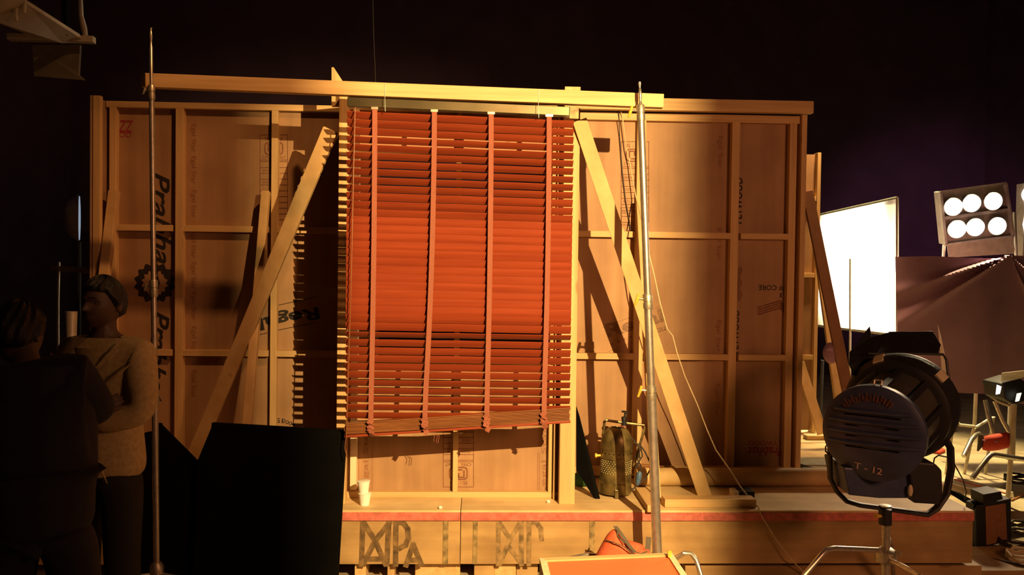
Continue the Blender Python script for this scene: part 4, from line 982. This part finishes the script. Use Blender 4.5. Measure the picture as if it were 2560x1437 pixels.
tb = thing('pale_trolley', 'pale trolley box half hidden behind the dark clothed person', 'trolley', V((tb0.x, 3.3, 0)))
MB().box((tb0.x-.3, 3.3, tb1.z-.1), (tb1.x, 3.8, tb0.z)).build('box', plain('pale_grey', (.5, .48, .4), .7), tb, bevel=.01)
MB().box((tb0.x-.3, 3.295, (tb0.z+tb1.z)/2-.004), (tb1.x, 3.3, (tb0.z+tb1.z)/2+.004)).build('gap', black, tb)
for dx in (-.25, .0):
    MB().bar((tb1.x-.05+dx*1.4, 3.36, 0), (tb1.x-.05+dx*1.4, 3.36, tb1.z-.1), .04, .04).build('leg', black, tb)
# ------------------------------------------------------------------ people
def skinmesh(name, nodes, edges, mat, parent, sub=2, root=None):
    names = list(nodes); ix = {n_: i for i, n_ in enumerate(names)}; o0 = world_loc(parent)
    me = bpy.data.meshes.new(name)
    me.from_pydata([tuple(V(nodes[n_][0])-o0) for n_ in names], [(ix[a_], ix[b_]) for a_, b_ in edges], [])
    o = bpy.data.objects.new(name, me); COL.objects.link(o)
    md = o.modifiers.new('skin', 'SKIN'); md.use_smooth_shade = True
    if not me.skin_vertices:
        bm = bmesh.new(); bm.from_mesh(me); bm.verts.layers.skin.verify(); bm.to_mesh(me); bm.free()
    for i, n_ in enumerate(names):
        r_ = nodes[n_][1]; r_ = r_ if isinstance(r_, tuple) else (r_, r_)
        me.skin_vertices[0].data[i].radius = r_
        me.skin_vertices[0].data[i].use_root = (n_ == (root or names[0]))
    s2 = o.modifiers.new('sub', 'SUBSURF'); s2.levels = sub; s2.render_levels = sub
    dg = bpy.context.evaluated_depsgraph_get(); dg.update()
    nm = bpy.data.meshes.new_from_object(o.evaluated_get(dg)); nm.name = name
    bpy.data.objects.remove(o); bpy.data.meshes.remove(me)
    nm.materials.clear(); nm.materials.append(mat)
    for p_ in nm.polygons: p_.use_smooth = True
    o = bpy.data.objects.new(name, nm); COL.objects.link(o); o.parent = parent
    return o
def person(root, ang, scale, J):
    ca, sa = math.cos(ang), math.sin(ang)
    def T(p_): x, y, z = p_; return V(root)+V((x*ca-y*sa, x*sa+y*ca, z))*scale
    return {k: (T(p_), (r_ if isinstance(r_, tuple) else r_)) for k, (p_, r_) in J.items()}, T
def hand(nodes, edges, T, wrist, palm, dirv, side, pre, curl=.4, down=V((0, 0, -1))):
    "palm and five bent fingers"
    w_, d_ = V(wrist), V(dirv).normalized(); s_ = V(side).normalized(); dn = d_.cross(s_).normalized()
    if dn.dot(down) < 0: dn = -dn
    pm_ = w_+d_*.055; nodes[pre+'palm'] = (T(pm_), (.038*.9, .017)); edges.append((palm, pre+'palm'))
    for i, (o_, ln) in enumerate(((-.030, .066), (-.010, .078), (.010, .073), (.029, .058))):
        b0 = w_+d_*.088+s_*o_; c_ = curl*(1+.12*i)
        p1_ = b0+(d_*math.cos(c_)+dn*math.sin(c_))*ln*.45; p2_ = p1_+(d_*math.cos(2*c_)+dn*math.sin(2*c_))*ln*.33; p3_ = p2_+(d_*math.cos(2.8*c_)+dn*math.sin(2.8*c_))*ln*.25
        for k, (pp, rr) in enumerate(((b0, .0098), (p1_, .009), (p2_, .0083), (p3_, .007))): nodes[f'{pre}f{i}{k}'] = (T(pp), rr)
        edges += [(pre+'palm', f'{pre}f{i}0')]+[(f'{pre}f{i}{k}', f'{pre}f{i}{k+1}') for k in range(3)]
    t0_ = w_+d_*.03-s_*.036; t1_ = t0_+(d_*.6-s_*.6+dn*.3).normalized()*.035; t2_ = t1_+(d_*.85-s_*.1+dn*.4).normalized()*.03
    for k, (pp, rr) in enumerate(((t0_, .012), (t1_, .0105), (t2_, .008))): nodes[f'{pre}t{k}'] = (T(pp), rr)
    edges += [(pre+'palm', pre+'t0'), (pre+'t0', pre+'t1'), (pre+'t1', pre+'t2')]
# person with crossed arms in a beige shirt
pr_ = at(262, 1000, 3.62); root = V((pr_.x, 3.62, 0))
P1 = thing('person', 'dark haired person in a loose beige shirt, standing with arms crossed', 'person', root)
angP = math.radians(-18)
J = {'pelvis': ((0, 0, .93), (.125, .085)), 'waist': ((0, 0, 1.08), (.125, .085)), 'chest': ((0, 0, 1.26), (.155, .105)), 'upper': ((0, .01, 1.37), (.13, .085)),
     'neck': ((0, -.005, 1.46), .054), 'skull': ((0, .0, 1.57), .05),
     'shL': ((-.165, .01, 1.39), .062), 'elL': ((-.245, -.05, 1.12), .044), 'wrL': ((.10, -.215, 1.165), .028),
     'shR': ((.165, .01, 1.39), .062), 'elR': ((.255, -.055, 1.13), .044), 'wrR': ((-.10, -.245, 1.10), .028),
     'hipL': ((-.095, 0, .86), .078), 'knL': ((-.105, -.02, .49), .052), 'anL': ((-.11, .02, .09), .042), 'toL': ((-.13, -.13, .035), .036),
     'hipR': ((.095, 0, .86), .078), 'knR': ((.105, -.02, .49), .052), 'anR': ((.115, .02, .09), .042), 'toR': ((.14, -.13, .035), .036)}
E_ = [('pelvis', 'waist'), ('waist', 'chest'), ('chest', 'upper'), ('upper', 'neck'), ('neck', 'skull'), ('upper', 'shL'), ('shL', 'elL'), ('elL', 'wrL'), ('upper', 'shR'), ('shR', 'elR'), ('elR', 'wrR'),
      ('pelvis', 'hipL'), ('hipL', 'knL'), ('knL', 'anL'), ('anL', 'toL'), ('pelvis', 'hipR'), ('hipR', 'knR'), ('knR', 'anR'), ('anR', 'toR')]
nd, T = person(root, angP, 1.0, J)
hand(nd, E_, T, (.10, -.215, 1.165), 'wrL', (.8, .25, .22), (.1, -.2, 1), 'hl', .35, V((.3, 1, 0)))
hand(nd, E_, T, (-.10, -.245, 1.10), 'wrR', (-.8, .22, .1), (.1, .2, -1), 'hr', .5, V((0, 1, 0)))
body1 = skinmesh('body', nd, E_, skin, P1)
eye = plain('eye_white', (.16, .14, .12), .4)
def head_pt(d, off=0):
    "surface of a head about its centre for the unit direction d (face towards -y)"
    x, y, z = d; p = V((.074*x, .096*y, .113*z)); lo = max(0, -z)
    p.x *= 1-.30*lo**1.3
    if y > 0: p.y *= 1-.38*lo**1.2
    else:
        fr = -y; p.y -= .012*fr*lo
        g = lambda v, c, w: math.exp(-((v-c)/w)**2)
        fx, fz = p.x, p.z
        nz = max(0, min(1, (.020-fz)/.040)) if fz > -.020 else g(fz, -.020, .007)
        p.y -= .027*nz*g(fx, 0, .008+.006*nz)*min(1, fr*2)
        p.y += .010*g(abs(fx), .031, .014)*g(fz, .008, .010)*min(1, fr*2)
        p.y -= .005*g(fz, .027, .008)*g(fx, 0, .05)
        p.y -= .007*g(fx, 0, .021)*(g(fz, -.051, .0052)+g(fz, -.0635, .006))
        p.y -= .007*g(fx, 0, .02)*g(fz, -.094, .014)
    return p*(1+off/max(.05, p.length))
def dirv(th, ph): return V((math.sin(ph)*math.cos(th), math.sin(ph)*math.sin(th), math.cos(ph)))
def add_head(body, TH, parent):
    "grow the head into the body as one continuous skin, then eyes, brows and hair as parts"
    o0 = world_loc(parent); mb = MB(); n, k = 72, 56
    for i in range(k+1):
        for j in range(n): mb.v.append(TH(head_pt(dirv(2*PI*j/n, PI*i/k)))-o0)
    for i in range(k):
        for j in range(n): mb.f.append((i*n+j, i*n+(j+1) % n, (i+1)*n+(j+1) % n, (i+1)*n+j))
    for sd in (-1, 1):
        e = MB().ball((sd*.078, .012, -.004), (.009, .017, .030), 16, 10)
        q = len(mb.v); mb.v += [TH(v)-o0 for v in e.v]; mb.f += [tuple(q+a for a in f) for f in e.f]
    me = body.data; bm = bmesh.new(); bm.from_mesh(me)
    vs = [bm.verts.new(v) for v in mb.v]
    for f in mb.f:
        try: bm.faces.new([vs[a] for a in f])
        except ValueError: pass
    bmesh.ops.remove_doubles(bm, verts=bm.verts, dist=1e-6)
    bmesh.ops.recalc_face_normals(bm, faces=bm.faces); bm.to_mesh(me); bm.free()
    md = body.modifiers.new('one_skin', 'REMESH'); md.mode = 'VOXEL'; md.voxel_size = .0052; md.use_smooth_shade = True
    m2 = body.modifiers.new('soft', 'SMOOTH'); m2.factor = .5; m2.iterations = 2
    dg = bpy.context.evaluated_depsgraph_get(); dg.update()
    nm = bpy.data.meshes.new_from_object(body.evaluated_get(dg)); body.modifiers.clear(); body.data = nm
    nm.name = 'body'; nm.materials.clear(); nm.materials.append(skin)
    for p_ in nm.polygons: p_.use_smooth = True
    best = min((head_pt(dirv(-PI/2+a*.01, PI/2-b*.01)) for a in range(5, 70) for b in range(-5, 25)), key=lambda p_: (p_.x-.031)**2+(p_.z-.008)**2)
    for sd in (-1, 1):
        c = V((sd*best.x, best.y+.0085, best.z))
        ev = MB().ball(TH(c), .0105, 12, 8).build('eye', eye, parent, smooth=True)
        MB().ball(TH(c+V((0, -.0075, 0))), .0048, 10, 6).build('iris', black, ev, smooth=True)
        br = [head_pt(dirv(-PI/2+sd*a, PI/2-.27-.02*math.sin(a*4)), .002) for a in (.18, .35, .5, .64)]
        MB().tube([TH(q_) for q_ in br], [.002, .004, .0038, .0016], 6).build('eyebrow', hairm, parent)
    hb = MB(); n, k = 64, 18
    def rim(th):
        f = -math.sin(th); sd_ = abs(math.cos(th))          # f: 1 at the forehead, -1 at the nape
        return PI*(.335+.02*math.cos(2*th)) if f > .55 else PI*(.335+.20*min(1, (.55-f)/.45)) if f > .1 else PI*(.535+.14*min(1, (.1-f)/.8))
    for i in range(k+1):
        for j in range(n):
            th = 2*PI*j/n; ph = rim(th)*i/k
            of = (.014+.004*math.sin(j*1.7+i*.9)+.003*math.sin(j*5.3))*(1 if i < k-1 else .5 if i < k else .0)
            hb.v.append(TH(head_pt(dirv(th, ph), of+.0015)))
    for i in range(k):
        for j in range(n): hb.f.append((i*n+j, i*n+(j+1) % n, (i+1)*n+(j+1) % n, (i+1)*n+j))
    hb.build('hair', hairm, parent, smooth=True)
add_head(body1, lambda q_: T((q_.x, q_.y-.012, q_.z+1.60)), P1)
# shirt: torso to mid thigh and sleeves down to the forearm
S_ = {'hem': ((0, -.005, .80), (.205, .135)), 'hips': ((0, -.005, .93), (.195, .135)), 'waist': ((0, 0, 1.08), (.172, .128)), 'chest': ((0, 0, 1.25), (.182, .125)), 'upper': ((0, .012, 1.375), (.145, .092)), 'collar': ((0, .0, 1.455), (.068, .066)),
      'shL': ((-.175, .01, 1.385), .082), 'upL': ((-.215, -.02, 1.25), .075), 'elL': ((-.245, -.05, 1.125), .066), 'foL': ((-.10, -.13, 1.145), .052),
      'shR': ((.175, .01, 1.385), .082), 'upR': ((.22, -.025, 1.25), .076), 'elR': ((.255, -.055, 1.13), .068), 'foR': ((.07, -.155, 1.113), .054)}
se = [('chest', 'waist'), ('waist', 'hips'), ('hips', 'hem'), ('chest', 'upper'), ('upper', 'collar'), ('upper', 'shL'), ('shL', 'upL'), ('upL', 'elL'), ('elL', 'foL'), ('upper', 'shR'), ('shR', 'upR'), ('upR', 'elR'), ('elR', 'foR')]
sn, _t = person(root, angP, 1.0, S_)
sh = skinmesh('shirt', sn, se, shirtm, P1, 3, 'chest')
for a_, b_ in (((.05, -.10, 1.34), (.14, -.07, 1.44)), ((.10, -.115, 1.25), (.21, -.075, 1.36)), ((.05, -.13, 1.0), (.12, -.115, .84)), ((-.04, -.135, 1.02), (-.02, -.14, .83))):
    MB().tube([T(a_), T(tuple((V(a_)+V(b_))/2+V((.01, -.012, 0)))), T(b_)], [.002, .007, .002], 6).build('fold', shirtm, sh, smooth=True)
tr_ = {'pelvis': ((0, 0, .95), (.13, .10)), 'hipL': ((-.097, 0, .79), .096), 'knL': ((-.107, -.015, .49), .078), 'anL': ((-.112, .012, .09), .068), 'hipR': ((.097, 0, .79), .096), 'knR': ((.107, -.015, .49), .078), 'anR': ((.117, .012, .09), .068)}
tn, _t = person(root, angP, 1.0, tr_)
skinmesh('trousers', tn, [('pelvis', 'hipL'), ('hipL', 'knL'), ('knL', 'anL'), ('pelvis', 'hipR'), ('hipR', 'knR'), ('knR', 'anR')], trousm, P1)
for s_ in (-1, 1):
    sn_, _t = person(root, angP, 1.0, {'heel': ((s_*.112, .04, .045), .044), 'mid': ((s_*.12, -.05, .042), .042), 'toe': ((s_*.135, -.15, .032), (.042, .03))})
    skinmesh('shoe', sn_, [('heel', 'mid'), ('mid', 'toe')], black, P1, 2)
# person in dark clothes, seen from behind, head bowed to the left
pr_ = at(104, 1000, 2.85); root2 = V((pr_.x, 2.85, 0))
P2_ = thing('person', 'person in dark navy clothes seen from behind, head bowed, right arm raised', 'person', root2)
ang2 = math.radians(14)
J2 = {'pelvis': ((0, 0, .90), (.12, .09)), 'waist': ((-.005, .01, 1.05), (.11, .075)), 'chest': ((-.015, .04, 1.22), (.125, .08)), 'upper': ((-.02, .065, 1.33), (.105, .065)),
      'neck': ((-.07, .10, 1.40), .052), 'skull': ((-.105, .14, 1.49), .05),
      'shL': ((-.165, .05, 1.335), .048), 'elL': ((-.218, .06, 1.08), .037), 'wrL': ((-.12, .25, 1.16), .028),
      'shR': ((.10, .045, 1.385), .05), 'elR': ((.165, .10, 1.22), .038), 'wrR': ((.0, .27, 1.35), .028),
      'hipL': ((-.095, 0, .84), .07), 'knL': ((-.12, .0, .48), .05), 'anL': ((-.13, -.02, .09), .042), 'toL': ((-.14, .13, .035), .036),
      'hipR': ((.095, 0, .84), .07), 'knR': ((.12, .02, .48), .05), 'anR': ((.14, .0, .09), .042), 'toR': ((.16, .15, .035), .036)}
E2 = [e_ for e_ in E_ if not any(x.startswith(('hl', 'hr')) for x in e_ if len(x) > 3 and x not in J2) and all(x in J2 for x in e_)]
nd2, T2 = person(root2, ang2, 1.0, J2)
hand(nd2, E2, T2, (-.12, .25, 1.16), 'wrL', (.5, .6, .2), (.2, -.2, 1), 'hl', .6, V((0, 1, 0)))
hand(nd2, E2, T2, (.0, .27, 1.35), 'wrR', (-.6, .3, .5), (.5, .2, .6), 'hr', .6, V((0, 1, 0)))
body2 = skinmesh('body', nd2, E2, skin, P2_)
BOW = Matrix.Rotation(math.radians(-16), 3, 'X') @ Matrix.Rotation(math.radians(165), 3, 'Z')
add_head(body2, lambda q_: T2(tuple(BOW @ q_ + V((-.115, .155, 1.515)))), P2_)
S2 = {'hem': ((0, 0, .78), (.185, .135)), 'hips': ((0, 0, .92), (.185, .135)), 'waist': ((-.005, 0, 1.05), (.19, .15)), 'chest': ((-.015, .03, 1.22), (.20, .155)), 'upper': ((-.02, .055, 1.335), (.165, .115)), 'collar': ((-.06, .09, 1.39), (.066, .064)),
      'shL': ((-.165, .05, 1.335), .09), 'elL': ((-.222, .06, 1.08), .078), 'foL': ((-.15, .19, 1.13), .055),
      'shR': ((.10, .04, 1.385), .085), 'elR': ((.165, .10, 1.22), .072), 'foR': ((.05, .22, 1.31), .05)}
s2n, _t = person(root2, ang2, 1.0, S2)
skinmesh('jacket', s2n, [('chest', 'waist'), ('waist', 'hips'), ('hips', 'hem'), ('chest', 'upper'), ('upper', 'collar'), ('upper', 'shL'), ('shL', 'elL'), ('elL', 'foL'), ('upper', 'shR'), ('shR', 'elR'), ('elR', 'foR')], darkcl, P2_, 2, 'chest')
t2 = {'pelvis': ((0, 0, .93), (.13, .10)), 'hipL': ((-.095, 0, .78), .098), 'knL': ((-.12, .0, .48), .085), 'anL': ((-.13, -.01, .09), .075), 'hipR': ((.095, 0, .78), .098), 'knR': ((.12, .02, .48), .085), 'anR': ((.14, .01, .09), .075)}
t2n, _t = person(root2, ang2, 1.0, t2)
skinmesh('trousers', t2n, [('pelvis', 'hipL'), ('hipL', 'knL'), ('knL', 'anL'), ('pelvis', 'hipR'), ('hipR', 'knR'), ('knR', 'anR')], darkcl, P2_)
for s_, xx in ((-1, -.135), (1, .15)):
    sn_, _t = person(root2, ang2, 1.0, {'heel': ((xx, -.04, .045), .044), 'mid': ((xx, .05, .042), .042), 'toe': ((xx+s_*.02, .15, .032), (.042, .03))})
    skinmesh('shoe', sn_, [('heel', 'mid'), ('mid', 'toe')], black, P2_, 2)
# ------------------------------------------------------------------ light
def lamp_obj(name, typ, loc, target, energy, col, **kw):
    ld = bpy.data.lights.new(name, typ); ld.energy = energy; ld.color = col
    for k, v in kw.items(): setattr(ld, k, v)
    o = bpy.data.objects.new(name, ld); COL.objects.link(o); o.location = V(loc)
    o.rotation_euler = (V(target)-V(loc)).to_track_quat('-Z', 'Y').to_euler(); return o
KEY = V((1.58, .0, 3.1))
kd = (V((-.12, 4.7, 1.35))-KEY).normalized()
lamp_obj('key_spot', 'SPOT', KEY, (.3, 4.7, 1.55), 2560, (1, .64, .26), spot_size=math.radians(58), spot_blend=.6, shadow_soft_size=.016)
lamp_obj('overhead_lamp', 'SPOT', (.4, 2.6, 4.8), (-2.1, 5.1, 1.5), 310, (1, .45, .155), spot_size=math.radians(44), spot_blend=1, shadow_soft_size=.05)
lamp_obj('side_fill', 'SPOT', (3.3, .2, 2.5), (.9, 4.9, 1.2), 260, (1, .40, .18), spot_size=math.radians(85), spot_blend=.8, shadow_soft_size=.45)  # added soft fill, lifts the shadows and the right flat
lamp_obj('bank_light', 'SPOT', at(2438, 545, YL6)+fnv*.15, (2.6, 5.6, .3), 500, (1, .72, .42), spot_size=math.radians(95), spot_blend=.6, shadow_soft_size=.25)
lamp_obj('wall_glow_fill', 'SPOT', at(2440, 560, YL6+.5), (7.9, 13.9, 2.3), 330, (1, .42, .70), spot_size=math.radians(46), spot_blend=1, shadow_soft_size=.3)  # added purple light on the back wall, imitates the glow around the lamps
lamp_obj('sheet_light', 'SPOT', V((5.3, 8.1, 2.3)), (fx, 7.75, 1.9), 900, (1, .86, .62), spot_size=math.radians(60), spot_blend=.5, shadow_soft_size=.1)
lamp_obj('inner_light', 'SPOT', V((2.95, 6.28, 4.3)), (2.5, 7.2, .5), 480, (1, .6, .25), spot_size=math.radians(54), spot_blend=.7, shadow_soft_size=.1)
lamp_obj('floor_lamp', 'SPOT', V((4.3, 8.0, 5.6)), (4.2, 7.2, 0), 2900, (1, .79, .36), spot_size=math.radians(45), spot_blend=.7, shadow_soft_size=.1)
# unseen head added for the key light, its flaps placed to cut the beam
kl = thing('key_lamp', 'unseen black spot lamp on a tall stand, side flaps added to cut its beam', 'film lamp', (KEY.x, -.25, 0))
MB().lathe(KEY-kd*.06, -kd, [(0, .13), (.02, .15), (.3, .15), (.36, .1)], 24).build('lamp_body', blackmetal, kl, smooth=True)
MB().prism([(KEY.x-.018, .30, KEY.z-.35), (KEY.x+.20, .02, KEY.z-.3), (KEY.x+.20, .02, KEY.z+.3), (KEY.x-.018, .30, KEY.z+.35)], (.004, .004, 0)).build('side_flap', blackmetal, kl)
MB().prism([(KEY.x-.166, .30, KEY.z-.35), (KEY.x-.30, .05, KEY.z-.3), (KEY.x-.30, .05, KEY.z+.3), (KEY.x-.166, .30, KEY.z+.35)], (-.004, .004, 0)).build('side_flap', blackmetal, kl)
MB().tube([(KEY.x, -.25, KEY.z-.1), (KEY.x, -.25, 0)], .02, 10).build('stand_pole', blackmetal, kl)
wd = bpy.data.worlds.new('world'); SC.world = wd; wd.use_nodes = True
bg = wd.node_tree.nodes['Background']; bg.inputs[0].default_value = (.8, .75, .8, 1); bg.inputs[1].default_value = .002
SC.cycles.use_denoising = True
SC.cycles.sample_clamp_indirect = 6
